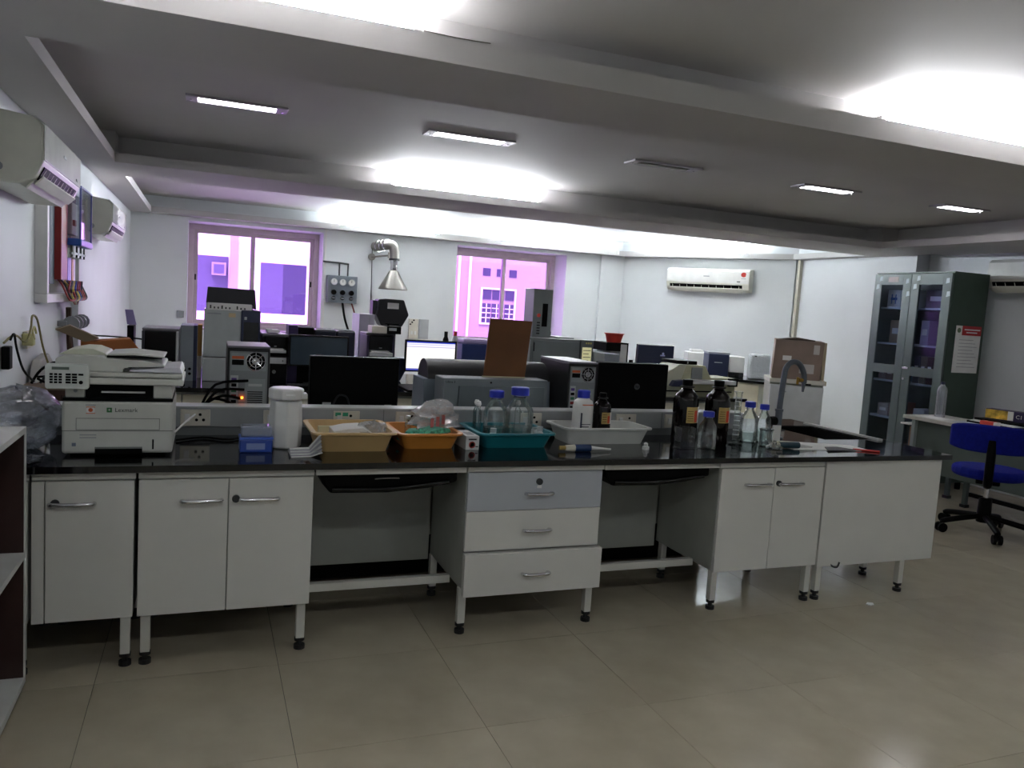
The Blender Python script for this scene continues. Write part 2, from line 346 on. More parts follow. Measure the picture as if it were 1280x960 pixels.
# ================================================================== AIR CONDITIONERS
ac_m = mat('ac_off_white_plastic', 'd3d2c6', 0.35); ac_f = mat('ac_glossy_front', 'd9d9d6', 0.16, coat=0.3)
def aircon(label, p, rz, ln, h, d, sticker=False, openf=True):
    t = T('air_conditioner', label, 'air conditioner', p, rz, 'split air conditioners on the walls')
    prof = [(0, 0.0), (0, h), (-d*0.35, h*1.0), (-d*0.85, h*0.95), (-d, h*0.84), (-d, h*0.34), (-d*0.86, h*0.1), (-d*0.62, 0.0)]
    O('body', MB().prism(prof, 0, ln, 'x'), ac_m, t, 0.012)
    O('front_panel', MB().prism([(-d-0.006, h*0.36), (-d-0.006, h*0.86), (-d*0.86, h*0.965), (-d*0.86+0.002, h*0.955), (-d, h*0.84), (-d, h*0.36)], 0.006, ln-0.006, 'x'), ac_f, t, 0.002)
    O('air_outlet', MB().prism([(-d*0.99, h*0.27), (-d*0.87, h*0.09), (-d*0.85, h*0.10), (-d*0.97, h*0.29)], 0.06, ln-0.1, 'x'), black, t)
    for k in range(2 if openf else 1):
        f = O('louver', MB().prism([(-d*(0.97 - 0.16*k), h*(0.13 - 0.06*k)), (-d*(0.83-0.13*k), h*(0.02 - 0.06*k)), (-d*(0.82-0.13*k), h*(0.04-0.06*k)), (-d*(0.96-0.16*k), h*(0.155 - 0.06*k))], 0.06, ln-0.1, 'x'), ac_m, t)
    for k in range(10):
        x = 0.1 + (ln-0.25) * k / 9; O('vane', MB().prism([(-d*0.985, h*0.25), (-d*0.9, h*0.12), (-d*0.88, h*0.13), (-d*0.96, h*0.26)], x, x+0.006, 'x'), ac_m, t)
    B('display', dkgrey, t, ln-0.18, ln-0.13, -d-0.009, -d-0.006, h*0.42, h*0.46)
    B('brand_badge', grey, t, ln*0.46, ln*0.53, -d-0.009, -d-0.006, h*0.62, h*0.66)
    if sticker:
        s_ = B('energy_sticker', paper, t, ln-0.14, ln-0.03, -d-0.008, -d-0.006, h*0.5, h*0.88); O('red_star', MB().prism([(ln-0.085+0.04*math.cos(a), h*0.74+0.035*math.sin(a)) for a in [i*0.5 for i in range(1, 12)]], -d-0.010, -d-0.008, 'y'), red_m, s_)
        B('print_line', grey, s_, ln-0.12, ln-0.05, -d-0.010, -d-0.008, h*0.56, h*0.58)
    O('side_mark', MB().cyl((-0.002, -d*0.3, h*0.22), (0.0, -d*0.3, h*0.22), 0.02, n=10), grey, t)
    return t
aircon('off-white air conditioner on the wall above the open wiring board', (-0.98, 4.3, 2.10), R90, 1.12, 0.33, 0.26)
aircon('off-white air conditioner in the corner beyond the wiring board', (-0.93, 7.2, 2.05), R90, 1.1, 0.30, 0.21)
p = ch(0.87, 0, 2.105); aircon('white air conditioner with a red energy sticker on the angled wall', p, CA, 1.27, 0.345, 0.22, True)
aircon('white air conditioner with open flap beside the steel cupboard', (8.1, 6.17, 2.17), -R90, 1.2, 0.35, 0.25)
# ================================================================== WALL FITTINGS
# open electrical wiring board on the left wall
t = T('wiring_board', 'open framed wiring board with red trunking and blue clear box', 'electrical board', (-0.98, 5.58, 1.55), R90)
d_ = mat('blue_grey_board', '4a5666', 0.6); redp = mat('dark_red_trunking', '8a1d1c', 0.45); bl = mat('blue_acrylic', '1c55a8', 0.3)
O('frame', MB().frame(0, 1.35, -0.03, 0.80, 0.055, -0.07, 0), white_p, t, 0.004); B('back_board', mat('olive_grey_board', '8e9182', 0.6), t, 0.06, 1.29, -0.012, 0, 0.03, 0.74)
B('side_board', d_, t, 0.20, 0.36, -0.05, -0.012, 0.09, 0.74); B('trunking', redp, t, 0.36, 0.60, -0.09, -0.012, 0.12, 0.74, 0.004)
bxx = O('breaker_box', MB().box(0.72, 0.98, -0.1, -0.012, 0.44, 0.70), ivory, t, 0.006); B('breaker', redp, bxx, 0.74, 0.82, -0.115, -0.1, 0.5, 0.54); B('breaker', navy, bxx, 0.72, 0.98, -0.105, -0.1, 0.66, 0.70)
cb = O('clear_cover', MB().box(0.66, 1.20, -0.16, -0.155, 0.41, 0.76).box(0.66, 0.665, -0.155, -0.012, 0.41, 0.76).box(1.195, 1.20, -0.155, -0.012, 0.41, 0.76), thin('clear_acrylic', (0.9, 0.92, 0.98, 1), 0.08), t)
O('edge_rod', MB().box(0.655, 0.667, -0.165, -0.153, 0.39, 0.77).box(1.193, 1.205, -0.165, -0.153, 0.39, 0.77).box(0.667, 1.193, -0.165, -0.153, 0.758, 0.77), mat('blue_edge', '5a62a8', 0.3), cb)
B('manifold', bl, t, 0.64, 1.22, -0.17, -0.012, 0.36, 0.41, 0.01)
for k in range(6):
    x = 0.70 + k*0.09; v = O('terminal', MB().cyl((x, -0.11, 0.28), (x, -0.11, 0.36), 0.016, n=8), black if k % 2 else chrome, t); O('nut', MB().cyl((x, -0.11, 0.30), (x, -0.11, 0.315), 0.022, n=6), chrome, v)
for k, (c_, x) in enumerate((('d7b9e8', 0.64), ('c99a3c', 0.74), ('9a86d8', 0.84), ('b7a4e6', 0.92), ('c08a2c', 1.03), ('ddd6d0', 1.10))):
    B('terminal_strip', mat('strip_%s' % c_, c_, 0.4), t, x, x+0.07, -0.06, -0.012, 0.11, 0.28, 0.003)
for k in range(7):
    cx = 0.52 + 0.09*k; c_ = ['8c1f1f', '1a1a1a', 'c2b04a', '1c3f8a', '7d2a22'][k % 5]
    O('wire', MB().tube([(cx, -0.05, 0.12), (cx-0.16+0.02*(k % 4), -0.10, 0.08), (cx-0.09, -0.13, -0.01), (cx+0.10, -0.14, 0.0), (cx+0.12, -0.10, 0.09), (cx, -0.12, 0.11), (cx-0.05, -0.12, 0.04), (0.95+0.02*k, -0.09, -0.05)], 0.007, 6), mat('wire_%s' % c_, c_, 0.4), t)
O('cable_bundle', MB().tube([(1.02, -0.04, -0.08), (1.04, -0.04, -0.22), (1.0, -0.05, -0.34), (1.06, -0.05, -0.48), (1.02, -0.06, -0.66)], 0.02, 7), mat('brown_cable', '4a3326', 0.6), t)
O('cable_bundle', MB().tube([(1.08, -0.04, -0.08), (1.06, -0.05, -0.3), (1.12, -0.06, -0.5), (1.10, -0.06, -0.72)], 0.012, 7), black, t)
pb = T('pipe_valve', 'grey pipe clamp on the wall under the wiring board', 'valve', (-0.98, 6.6, 1.36), R90)
O('clamp_bar', MB().box(-0.22, 0.34, -0.06, 0, -0.02, 0.02), grey, pb, 0.004)
for k in range(7): O('ring', MB().cyl((-0.2+0.085*k, -0.085, 0), (-0.17+0.085*k, -0.085, 0), 0.055 - 0.02*(k % 2), n=12), ltgrey if k % 2 else grey, pb)
tag(O('wall_conduit', MB().cyl((-0.955, 6.72, 2.28), (-0.955, 6.72, 2.6), 0.03, n=10).cyl((-0.945, 6.72, 2.46), (-0.945, 6.72, 2.5), 0.04, n=10), grey), 'short grey conduit rising to the soffit between the two corner air conditioners', 'pipe')
tag(O('signal_cable', MB().tube([(-0.93, 6.6, 1.33), (-0.9, 6.9, 1.28), (-0.82, 7.0, 1.25), (-0.7, 7.1, 1.24), (-0.5, 7.25, 1.22), (-0.38, 7.3, 1.19)], 0.007, 6), black), 'black cable sagging from the pipe clamp to the black printer', 'cable')
# gauge panel
t = T('gas_gauge_panel', 'grey steel gas panel with three round gauges on the wall', 'gauge panel', (1.57, YB, 1.59))
B('box', mat('hammer_grey_paint', '6f7780', 0.45), t, 0, 0.42, -0.12, 0, 0, 0.38, 0.006)
for k in range(3):
    x = 0.09 + 0.122*k
    g = O('gauge', MB().cyl((x, -0.15, 0.29), (x, -0.12, 0.29), 0.05, n=20), chrome, t); O('dial', MB().cyl((x, -0.153, 0.29), (x, -0.15, 0.29), 0.042, n=20), paper, g); B('needle', black, g, x-0.003, x+0.003, -0.156, -0.153, 0.285, 0.32)
    O('knob', MB().cyl((x, -0.17, 0.145), (x, -0.12, 0.145), 0.035, n=14), black, t)
    v = O('outlet_valve', MB().cyl((x, -0.15, 0.065), (x, -0.12, 0.065), 0.028, n=12), dkgrey, t); B('lever', chrome, v, x-0.02, x+0.02, -0.165, -0.15, 0.06, 0.07)
O('gas_pipe', MB().tube([(-0.06, -0.05, 0.565), (0.17, -0.05, 0.56), (0.30, -0.05, 0.55)], 0.012, 8, 1).cyl((0.17, -0.05, 0.56), (0.17, -0.05, 0.38), 0.011, n=8).cyl((0.29, -0.05, 0.55), (0.29, -0.05, 0.38), 0.011, n=8), dkgrey, t)
O('hose', MB().tube([(0.23, -0.06, 0.0), (0.26, -0.1, -0.2), (0.31, -0.12, -0.36), (0.36, -0.2, -0.5), (0.36, -0.35, -0.7)], 0.016, 8), black, t)
O('hose', MB().tube([(0.36, -0.06, 0.0), (0.40, -0.1, -0.14), (0.42, -0.12, -0.28), (0.37, -0.16, -0.4), (0.33, -0.2, -0.5)], 0.012, 8), mat('red_hose', '6e2226', 0.5), t)
# exhaust hood
t = T('exhaust_hood', 'steel cone exhaust hood hanging from a ribbed elbow duct', 'exhaust hood', (2.46, 11.1, 1.82))
O('cone', MB().lathe([(0.2, 0.0), (0.205, 0.012), (0.06, 0.27), (0.055, 0.27), (0.195, 0.012), (0.19, 0)], 28), steel, t, smooth=30)
O('neck', MB().lathe([(0.045, 0.27), (0.055, 0.3), (0.05, 0.34), (0.055, 0.4), (0.06, 0.44)], 18), chrome, t, smooth=40)
O('clamp_ring', MB().lathe([(0.075, 0.41), (0.078, 0.43), (0.075, 0.44)], 18), dkgrey, t)
e_ = O('elbow', MB().tube([(0, 0, 0.42), (0, 0, 0.52), (-0.02, 0.01, 0.60), (-0.08, 0.04, 0.63), (-0.16, 0.15, 0.61), (-0.22, 0.3, 0.6)], 0.072, 14, 5), steel, t, smooth=40)
for k, (x, y, z) in enumerate(((-0.10, 0.06, 0.63), (-0.14, 0.12, 0.62), (-0.18, 0.2, 0.61))): O('rib', MB().cyl((x, y, z), (x-0.012, y+0.018, z), 0.082, n=16), chrome, e_)
O('bracket', MB().cyl((-0.27, 0.28, 0.45), (-0.27, 0.24, 0.45), 0.05, n=12).cyl((-0.27, 0.24, 0.45), (-0.06, 0.02, 0.48), 0.014, n=8).cyl((-0.07, 0.02, 0.44), (-0.07, 0.02, 0.52), 0.02, n=8), steel, t)
O('pull_cable', MB().cyl((-0.27, 0.25, 0.6), (-0.25, 0.25, -0.42), 0.006, n=6).cyl((-0.25, 0.25, -0.42), (-0.19, 0.25, -0.42), 0.006, n=6), dkgrey, t)
t = T('wall_switchboard', 'ivory switch plate with black sockets beside the hexagonal instrument', 'switchboard', (2.785, YB, 1.13))
B('plate', ivory, t, 0, 0.14, -0.03, 0, 0, 0.29, 0.004); B('blank_plate', mat('dull_grey_plate', 'a9abaf', 0.5), t, 0.155, 0.30, -0.02, 0, 0.0, 0.29, 0.003)
for k in range(3): O('socket_hole', MB().cyl((0.02+0.025*k, -0.033, 0.21+0.03*k), (0.02+0.025*k, -0.028, 0.21+0.03*k), 0.013, n=8), black, t)
B('switch', white_p, t, 0.03, 0.06, -0.036, -0.03, 0.06, 0.11); B('switch', white_p, t, 0.08, 0.11, -0.036, -0.03, 0.06, 0.11)
tag(B('conduit_strip', white_p, None, 1.53, 1.555, YB-0.02, YB, 1.0, 2.6), 'thin white conduit strip beside the gas gauge panel', 'conduit')
tag(B('wall_socket_box', grey, None, -0.36, -0.27, YB-0.03, YB, 1.27, 1.36, 0.004), 'small grey socket box on the wall above the black printer', 'socket')
# ================================================================== FRONT ISLAND BENCH
ZT = 0.905
def handle(parent, xc, z, y, ln=0.16):
    o = O('handle', MB().tube([(xc-ln/2, y, z-0.005), (xc-ln/2, y-0.03, z), (xc-ln/2+0.03, y-0.04, z), (xc+ln/2-0.03, y-0.04, z), (xc+ln/2, y-0.03, z), (xc+ln/2, y, z-0.005)], 0.0095, 8, 3), chrome, parent, smooth=50)
    return plabel(o, 'chrome bow handle')
def lock(parent, x, z, y): 
    o = O('lock', MB().cyl((x, y-0.012, z), (x, y, z), 0.017, n=14), dkgrey, parent); return o
def leg(parent, x, y, ztop, sz=0.04):
    l = B('leg', frame_m, parent, x-sz/2, x+sz/2, y-sz/2, y+sz/2, 0.055, ztop, 0.003)
    O('foot', MB().cyl((x, y, 0), (x, y, 0.02), 0.026, n=12).cyl((x, y, 0.02), (x, y, 0.055), 0.012, n=8).cyl((x, y, 0.04), (x, y, 0.055), 0.024, n=12), rubber, l)
def cab(label, x0, x1, doors, skip=0):
    t = T('base_cabinet', label, 'cabinet', (x0, 3.66, 0)); wd = x1 - x0
    B('body', lam_side, t, 0.005, wd-0.005, 0.022, 0.62, 0.235, 0.86)
    B('apron', frame_m, t, 0, wd, 0.006, 0.022, 0.842, 0.872)
    for (a, b, hx, lx) in doors:
        d = B('door', lam, t, a-x0, b-x0, 0, 0.02, 0.23, 0.836, 0.002)
        if hx is not None: handle(d, hx-x0, 0.745, 0)
        if lx is not None: lock(d, lx-x0, 0.745, 0)
    for (lx, ly) in ((0.035, 0.04), (wd-0.035, 0.04), (0.035, 0.58), (wd-0.035, 0.58))[skip:]: leg(t, lx, ly, 0.24)
    return t
c1 = cab('single-door white base cabinet under the copier next to the open bookcase', -0.65, -0.262, [(-0.60, -0.268, -0.50, -0.60+0.035)], 1)
B('stile', lam, c1, 0.0, 0.045, 0, 0.02, 0.23, 0.836)
c1b = cab('plain white base cabinet running behind the open bookcase', -0.97, -0.66, [(-0.965, -0.665, None, None)])
cab('two-door white base cabinet under the tip box and the canister', -0.252, 0.485, [(-0.25, 0.112, 0.003, None), (0.116, 0.483, 0.245, 0.145)])
cab('two-door white base cabinet beside the blank end panel', 2.742, 3.495, [(2.75, 3.122, 3.0, None), (3.126, 3.492, 3.235, 3.155)])
t = T('end_cabinet', 'blank white end panel cabinet at the sink end of the bench', 'cabinet', (3.505, 3.66, 0)); 
B('panel', lam, t, 0, 0.945, 0, 0.02, 0.215, 0.872, 0.002); B('body', lam, t, 0.01, 0.935, 0.02, 0.24, 0.235, 0.872)
B('side_board', lam, t, 0.92, 0.94, 0.24, 1.4, 0.3, 0.872)
for (lx, ly) in ((0.04, 0.04), (0.72, 0.04), (0.74, 0.35), (0.86, 1.3)): leg(t, lx, ly, 0.24)
O('drip_hook', MB().tube([(0.10, 0.01, 0.24), (0.12, 0.0, 0.215), (0.15, -0.01, 0.21), (0.165, -0.01, 0.24)], 0.006, 6), dkgrey, t)
# drawer unit
t = T('drawer_unit', 'three-drawer unit with a blue-grey top drawer between the knee spaces', 'drawers', (1.237, 3.66, 0))
B('body', lam_side, t, 0, 0.76, 0.022, 0.62, 0.235, 0.86); B('apron', frame_m, t, 0, 0.76, 0.006, 0.022, 0.845, 0.872)
for k, (z0, z1, mm, y) in enumerate(((0.643, 0.84, lam_grey, 0), (0.437, 0.640, lam, 0), (0.205, 0.425, lam, -0.02))):
    d = B('drawer', mm, t, 0.0, 0.75 + (0.02 if k == 2 else 0), y, 0.02, z0, z1, 0.002)
    handle(d, 0.385, (z0+z1)/2 + (-0.01 if k == 0 else 0.0), y, 0.14)
    if k == 0: lock(d, 0.385, 0.79, y); B('tag', paper, d, 0.375, 0.40, y-0.002, y, 0.755, 0.77)
for (lx, ly) in ((0.0, 0.04), (0.72, 0.04), (0.0, 0.58), (0.72, 0.58)): leg(t, lx+0.01, ly, 0.24)
# knee spaces with keyboard trays
for k, (x0, x1) in enumerate(((0.495, 1.227), (2.005, 2.735))):
    nm = ('first knee space beside the two-door cabinet', 'second knee space beside the three-drawer unit')[k]
    t = T('knee_space_panel', 'grey back board and foot rail of the %s' % nm, 'panel', (x0, 3.66, 0)); wd = x1 - x0
    B('board', lam_side, t, 0.0, wd, 0.62, 0.64, 0.2, 0.86); B('foot_rail', frame_m, t, 0.0, wd, 0.18, 0.22, 0.215, 0.255, 0.003); B('apron', frame_m, t, 0.0, wd, 0.006, 0.022, 0.842, 0.872)
    kt = T('keyboard_tray', 'black pull-out keyboard tray in the %s' % nm, 'keyboard tray', (x0, 3.68, 0), 0, 'keyboard trays under the worktop')
    O('tray', MB().prism([(0.02, 0.838), (0.035, 0.79), (0.075, 0.742), (0.35, 0.738), (0.55, 0.755), (wd-0.03, 0.785), (wd-0.03, 0.838)], 0.03, 0.4, 'y'), black, kt, 0.012)
    O('front_lip', MB().tube([(0.08, 0.02, 0.765), (wd*0.5, 0.006, 0.765), (wd-0.08, 0.02, 0.79)], 0.012, 8), black_g, kt, smooth=60)
    if k == 0: O('mouse_clip', MB().tube([(0.28, 0.015, 0.812), (0.34, 0.01, 0.816), (0.40, 0.015, 0.814)], 0.003, 6), chrome, kt)
# far side of the island (simple cabinets facing away)
t = T('far_side_cabinet', 'grey backed cabinets on the far side of the black island', 'cabinet', (-0.95, 4.62, 0))
B('body', lam_side, t, 0, 4.3, 0, 0.46, 0.24, 0.872); B('plinth', black, t, 0, 4.3, 0.0, 0.06, 0.0, 0.24)  # black plinth added to block light and darken the space under the bench
for x in (0.05, 1.4, 2.8, 4.2): leg(t, x, 0.1, 0.24); leg(t, x, 0.42, 0.24)
# worktop with a hole for the sink
SX0, SX1, SY0, SY1 = 3.98, 4.40, 4.2, 4.80
wt = O('worktop', MB().box(-0.96, SX0, 3.63, 5.15, 0.875, ZT).box(SX0, 4.5, 3.63, SY0, 0.875, ZT).box(SX0, 4.5, SY1, 5.15, 0.875, ZT).box(SX1, 4.5, SY0, SY1, 0.875, ZT), granite)
tag(wt, 'long polished black granite worktop of the island bench carrying the copier', 'worktop')
t = T('sink', 'black sink basin set in the end of the island worktop', 'sink', (SX0, SY0, 0))
O('basin', MB().box(0, 0.42, 0, 0.012, 0.66, 0.9).box(0, 0.42, 0.588, 0.6, 0.66, 0.9).box(0, 0.012, 0.012, 0.588, 0.66, 0.9).box(0.408, 0.42, 0.012, 0.588, 0.66, 0.9).box(0, 0.42, 0, 0.6, 0.65, 0.66), black, t)
O('drain', MB().cyl((0.21, 0.3, 0.66), (0.21, 0.3, 0.665), 0.04, n=14), chrome, t)
B('rim', mat('pale_steel_rim', 'b9bbb8', 0.35, 0.4), t, 0.43, 0.47, -0.05, 0.7, ZT, ZT+0.012)
# raceway with sockets
t = T('service_raceway', 'grey socket raceway running along the middle of the island', 'raceway', (0, 4.38, ZT))
rw = mat('raceway_grey', '9da0a1', 0.45); rwd = mat('raceway_dark_grey', '6f7375', 0.5)
O('upper_trunk', MB().prism([(0.0, 0.045), (0.0, 0.15), (0.12, 0.15), (0.12, 0.045)], -0.7, 3.42, 'x'), rw, t, 0.003)
O('lower_trunk', MB().prism([(0.012, 0.0), (0.012, 0.045), (0.11, 0.045), (0.11, 0.0)], -0.7, 3.42, 'x'), rwd, t)
B('top_edge', ltgrey, t, -0.7, 3.42, -0.006, 0.126, 0.147, 0.155)
for x in (0.95, 1.75, 2.78): B('joint', rwd, t, x, x+0.004, -0.002, 0.0, 0.045, 0.147)
for k, x in enumerate((-0.11, 0.30, 0.67, 1.02, 1.78, 2.44, 2.80)):
    s_ = B('socket_plate', ivory, t, x, x+0.145, -0.012, 0.0, 0.052, 0.138, 0.003)
    B('switch', white_p, s_, x+0.02, x+0.045, -0.02, -0.012, 0.075, 0.115, 0.002)
    for (dx, dz) in ((0.095, 0.112), (0.078, 0.084), (0.112, 0.084)): O('socket_hole', MB().cyl((x+dx, -0.0135, dz), (x+dx, -0.011, dz), 0.008, n=8), black, s_)
    if k == 1: O('plug', MB().cyl((x+0.10, -0.06, 0.09), (x+0.10, -0.012, 0.09), 0.035, 0.03, n=12), black, s_)
    if k == 2:
        for dx in (0.01, 0.05): B('green_sticker', mat('green_sticker', '2f9a72', 0.5), s_, x+dx, x+dx+0.03, -0.014, -0.012, 0.11, 0.13)
# ================================================================== THINGS ON THE NEAR ISLAND
# ---- copier: width .44, front at y=0
t = T('multifunction_printer', 'grey-white multifunction laser printer with tilted keypad and document feeder', 'printer', (-0.572, 3.85, ZT))
WD = 0.444
B('body', greybeige, t, 0, WD, 0.0, 0.42, 0.012, 0.245, 0.012); B('feet', black, t, 0.03, WD-0.03, 0.03, 0.38, 0, 0.012)
B('black_seam', black, t, 0.002, WD-0.002, 0.004, 0.41, 0.245, 0.258)
dr = O('manual_feed_door', MB().frame(0.055, 0.39, 0.117, 0.17, 0.0025, -0.0015, 0.001), mat('seam_grey', '6d6f6c', 0.6), t)
B('cassette_seam', mat('seam_grey', '6d6f6c'), t, 0.0, WD, -0.0012, 0.001, 0.112, 0.115)
B('cassette_grip', black, t, 0.13, 0.32, -0.004, 0.03, 0.012, 0.035); B('grip_bar', mat('grip_grey', '6f726f', 0.5), t, 0.13, 0.32, -0.006, -0.002, 0.034, 0.042)
B('level_gauge', black, t, 0.36, 0.367, -0.002, 0.001, 0.03, 0.075)
B('left_post', greybeige, t, 0.01, 0.085, 0.02, 0.4, 0.258, 0.312, 0.004); B('right_post', greybeige, t, 0.36, WD-0.005, 0.02, 0.4, 0.258, 0.325, 0.004)
B('output_bay', black, t, 0.085, 0.36, 0.05, 0.4, 0.258, 0.322)
B('printed_sheet', paper, t, 0.15, 0.325, 0.03, 0.3, 0.279, 0.285); B('exit_window', greybeige, t, 0.15, 0.325, 0.3, 0.31, 0.285, 0.315)
sc = B('scanner_bed', greybeige, t, -0.01, 0.485, 0.0, 0.42, 0.318, 0.348, 0.006)
B('scanner_lid', greybeige, t, -0.005, 0.48, 0.005, 0.42, 0.352, 0.372, 0.006)
fd = O('document_feeder', MB().prism([(-0.03, 0.372), (-0.03, 0.425), (0.0, 0.44), (0.15, 0.44), (0.165, 0.432), (0.32, 0.425), (0.40, 0.412), (0.405, 0.40), (0.26, 0.395), (0.235, 0.385), (0.235, 0.372)], 0.03, 0.40, 'y'), greybeige, t, 0.004)
O('feeder_dome', MB().prism([(-0.028, 0.438), (0.0, 0.455), (0.06, 0.468), (0.11, 0.467), (0.155, 0.45), (0.165, 0.438)], 0.1, 0.38, 'y'), mat('feeder_warm_white', 'cbcdb8', 0.45), fd, 0.004)
B('feeder_slot', black, fd, 0.165, 0.39, 0.08, 0.34, 0.432, 0.441)
O('input_flap', MB().prism([(0.17, 0.45), (0.26, 0.458), (0.40, 0.446), (0.40, 0.439), (0.28, 0.447), (0.17, 0.443)], 0.06, 0.36, 'y'), greybeige, fd, 0.002)
B('lid_slot', mat('shadow_grey', '3a3c3c', 0.6), fd, 0.24, 0.262, 0.028, 0.2, 0.378, 0.392)
O('output_ramp', MB().prism([(0.26, 0.376), (0.26, 0.384), (0.47, 0.40), (0.48, 0.374)], 0.02, 0.38, 'y'), mat('pale_ramp', 'c6c6cc', 0.4), t, 0.004)
kp = O('control_panel', MB().prism([(-0.05, 0.41), (0.104, 0.41), (0.11, 0.404), (0.11, 0.31), (0.104, 0.302), (-0.05, 0.302), (-0.056, 0.31), (-0.056, 0.404)], -0.05, -0.02, 'y'), mat('panel_grey_white', 'c6cac6', 0.4), t, 0.004)
B('display', mat('lcd_green_grey', '58645c', 0.3), kp, -0.03, 0.035, -0.0525, -0.05, 0.385, 0.397)
for r_ in range(4):
    for c_ in range(3):
        B('key', black, kp, -0.038+0.017*c_, -0.026+0.017*c_, -0.054, -0.05, 0.327+0.0115*r_, 0.335+0.0115*r_)
        if not (c_ == 2 and r_ < 3): B('key', black, kp, 0.022+0.024*c_, 0.041+0.024*c_, -0.054, -0.05, 0.327+0.0115*r_, 0.335+0.0115*r_)
O('start_key', MB().cyl((0.08, -0.055, 0.332), (0.08, -0.05, 0.332), 0.008, n=12), black, kp)
txt = mat('print_dark', '2a2c2e', 0.6)
text('logo_text', 'Lexmark', 0.026, (0.253, -0.001, 0.206), FRONT, txt, t); B('logo_square', mat('logo_green', '2e6e3a', 0.5), t, 0.175, 0.196, -0.0015, 0.0, 0.196, 0.217)
text('logo_mark', '+', 0.02, (0.1855, -0.002, 0.2065), FRONT, paper, t)
em = O('round_emblem', MB().cyl((0.112, -0.0012, 0.205), (0.112, 0.0, 0.205), 0.017, n=18), paper, t); O('emblem_dot', MB().cyl((0.112, -0.002, 0.206), (0.112, -0.001, 0.206), 0.009, n=12), orange_m, em)
for s_ in (-1, 1): B('emblem_line', orange_m, em, 0.094, 0.130, -0.002, -0.001, 0.205+s_*0.014-0.0015, 0.205+s_*0.014+0.0015)
B('emblem_line', grey, em, 0.092, 0.132, -0.002, -0.001, 0.226, 0.230)
for k in range(2): B('print_line', grey, t, 0.07, 0.135, -0.001, 0.0, 0.093-0.012*k, 0.097-0.012*k)
B('corner_badge', mat('badge_blue_grey', '6a7286', 0.5), t, 0.04, 0.056, -0.001, 0.0, 0.045, 0.06)
O('power_mark', MB().cyl((0.05, 0.018, 0.288), (0.05, 0.02, 0.288), 0.008, n=12), grey, t)
tag(O('mains_cable', MB().tube([(-0.128, 4.05, ZT+0.07), (-0.09, 4.2, ZT+0.09), (-0.04, 4.35, ZT+0.115)], 0.005, 6), white_p), 'white lead from the copier up to the raceway socket', 'cable')
tag(O('black_lead', MB().tube([(-0.12, 4.2, ZT+0.008), (0.0, 4.28, ZT+0.008), (0.12, 4.22, ZT+0.008), (0.22, 4.3, ZT+0.008), (0.32, 4.28, ZT+0.008)], 0.006, 6), black), 'black lead lying along the foot of the raceway', 'cable')
# ---- crumpled bag
def blob(sx, sy, sz, seed, amp=0.18, n=26, fl_=True):
    m = MB(); rn = random.Random(seed); ph = [(rn.uniform(2, 7), rn.uniform(2, 7), rn.uniform(0, 6), rn.uniform(0, 6)) for _ in range(7)]
    vs_ = []; fs = []
    for j in range(n//2 + 1):
        th = math.pi * j / (n//2)
        for i in range(n):
            a = 2*math.pi*i/n
            r = 1 + amp * sum(math.sin(p_[0]*math.cos(th)*2+p_[2]) * math.sin(round(p_[1])*a+p_[3]) for p_ in ph) / 2.6
            x = sx*r*math.sin(th)*math.cos(a); y = sy*r*math.sin(th)*math.sin(a); z = sz*r*math.cos(th) + sz
            vs_.append((x, y, max(0.0, z)))
    for j in range(n//2):
        for i in range(n): fs.append((j*n+i, j*n+(i+1) % n, (j+1)*n+(i+1) % n, (j+1)*n+i))
    return m.add(vs_, fs)
plast = thin('clear_crinkled_plastic', (0.86, 0.88, 0.92, 1), 0.10, 0.07, 1.0, 7, 0.08, 'b9bcc6')
plast2 = thin('thin_clear_bag_film', (0.9, 0.9, 0.9, 1), 0.10, 0.12, 0.8, 30, 0.3, 'd6d4d8')
t = T('plastic_bag', 'large crumpled clear plastic bag beside the copier', 'bag', (-0.775, 4.02, ZT+0.002))
O('film', blob(0.18, 0.24, 0.14, 3, 0.12, 40), plast, t, smooth=60); O('inner_sheet', blob(0.13, 0.18, 0.10, 8, 0.3, 26), plast, t, smooth=30)
tag(O('plastic_wrap', blob(0.05, 0.08, 0.012, 5, 0.4, 16), plast, loc=(-0.68, 3.74, ZT+0.001), smooth=20), 'flat scrap of clear plastic at the worktop edge by the copier', 'plastic')
# ---- pipette tip box
t = T('tip_box', 'blue pipette tip box with a clear lid by the white canister', 'box', (0.165, 3.90, ZT))
bl2 = mat('translucent_blue_plastic', '24459c', 0.3)
B('tray', bl2, t, 0, 0.15, 0, 0.11, 0, 0.062, 0.006); B('rack', mat('bright_blue_plastic', '3d63c4', 0.35), t, -0.003, 0.153, -0.003, 0.113, 0.062, 0.074, 0.003)
B('lid', thin('clear_box_lid', (0.75, 0.82, 0.95, 1), 0.12, 0.08, 0, 20, 0.55, 'aeb8d4'), t, 0.004, 0.146, 0.004, 0.106, 0.074, 0.125, 0.008)
for i in range(6):
    for j in range(4): O('tip', MB().cyl((0.022+0.021*i, 0.02+0.023*j, 0.074), (0.022+0.021*i, 0.02+0.023*j, 0.105), 0.005, 0.007, n=6), ltgrey, t)
B('label', mat('faded_blue_label', '7f8fc0', 0.6), t, 0.03, 0.115, -0.001, 0, 0.015, 0.045)
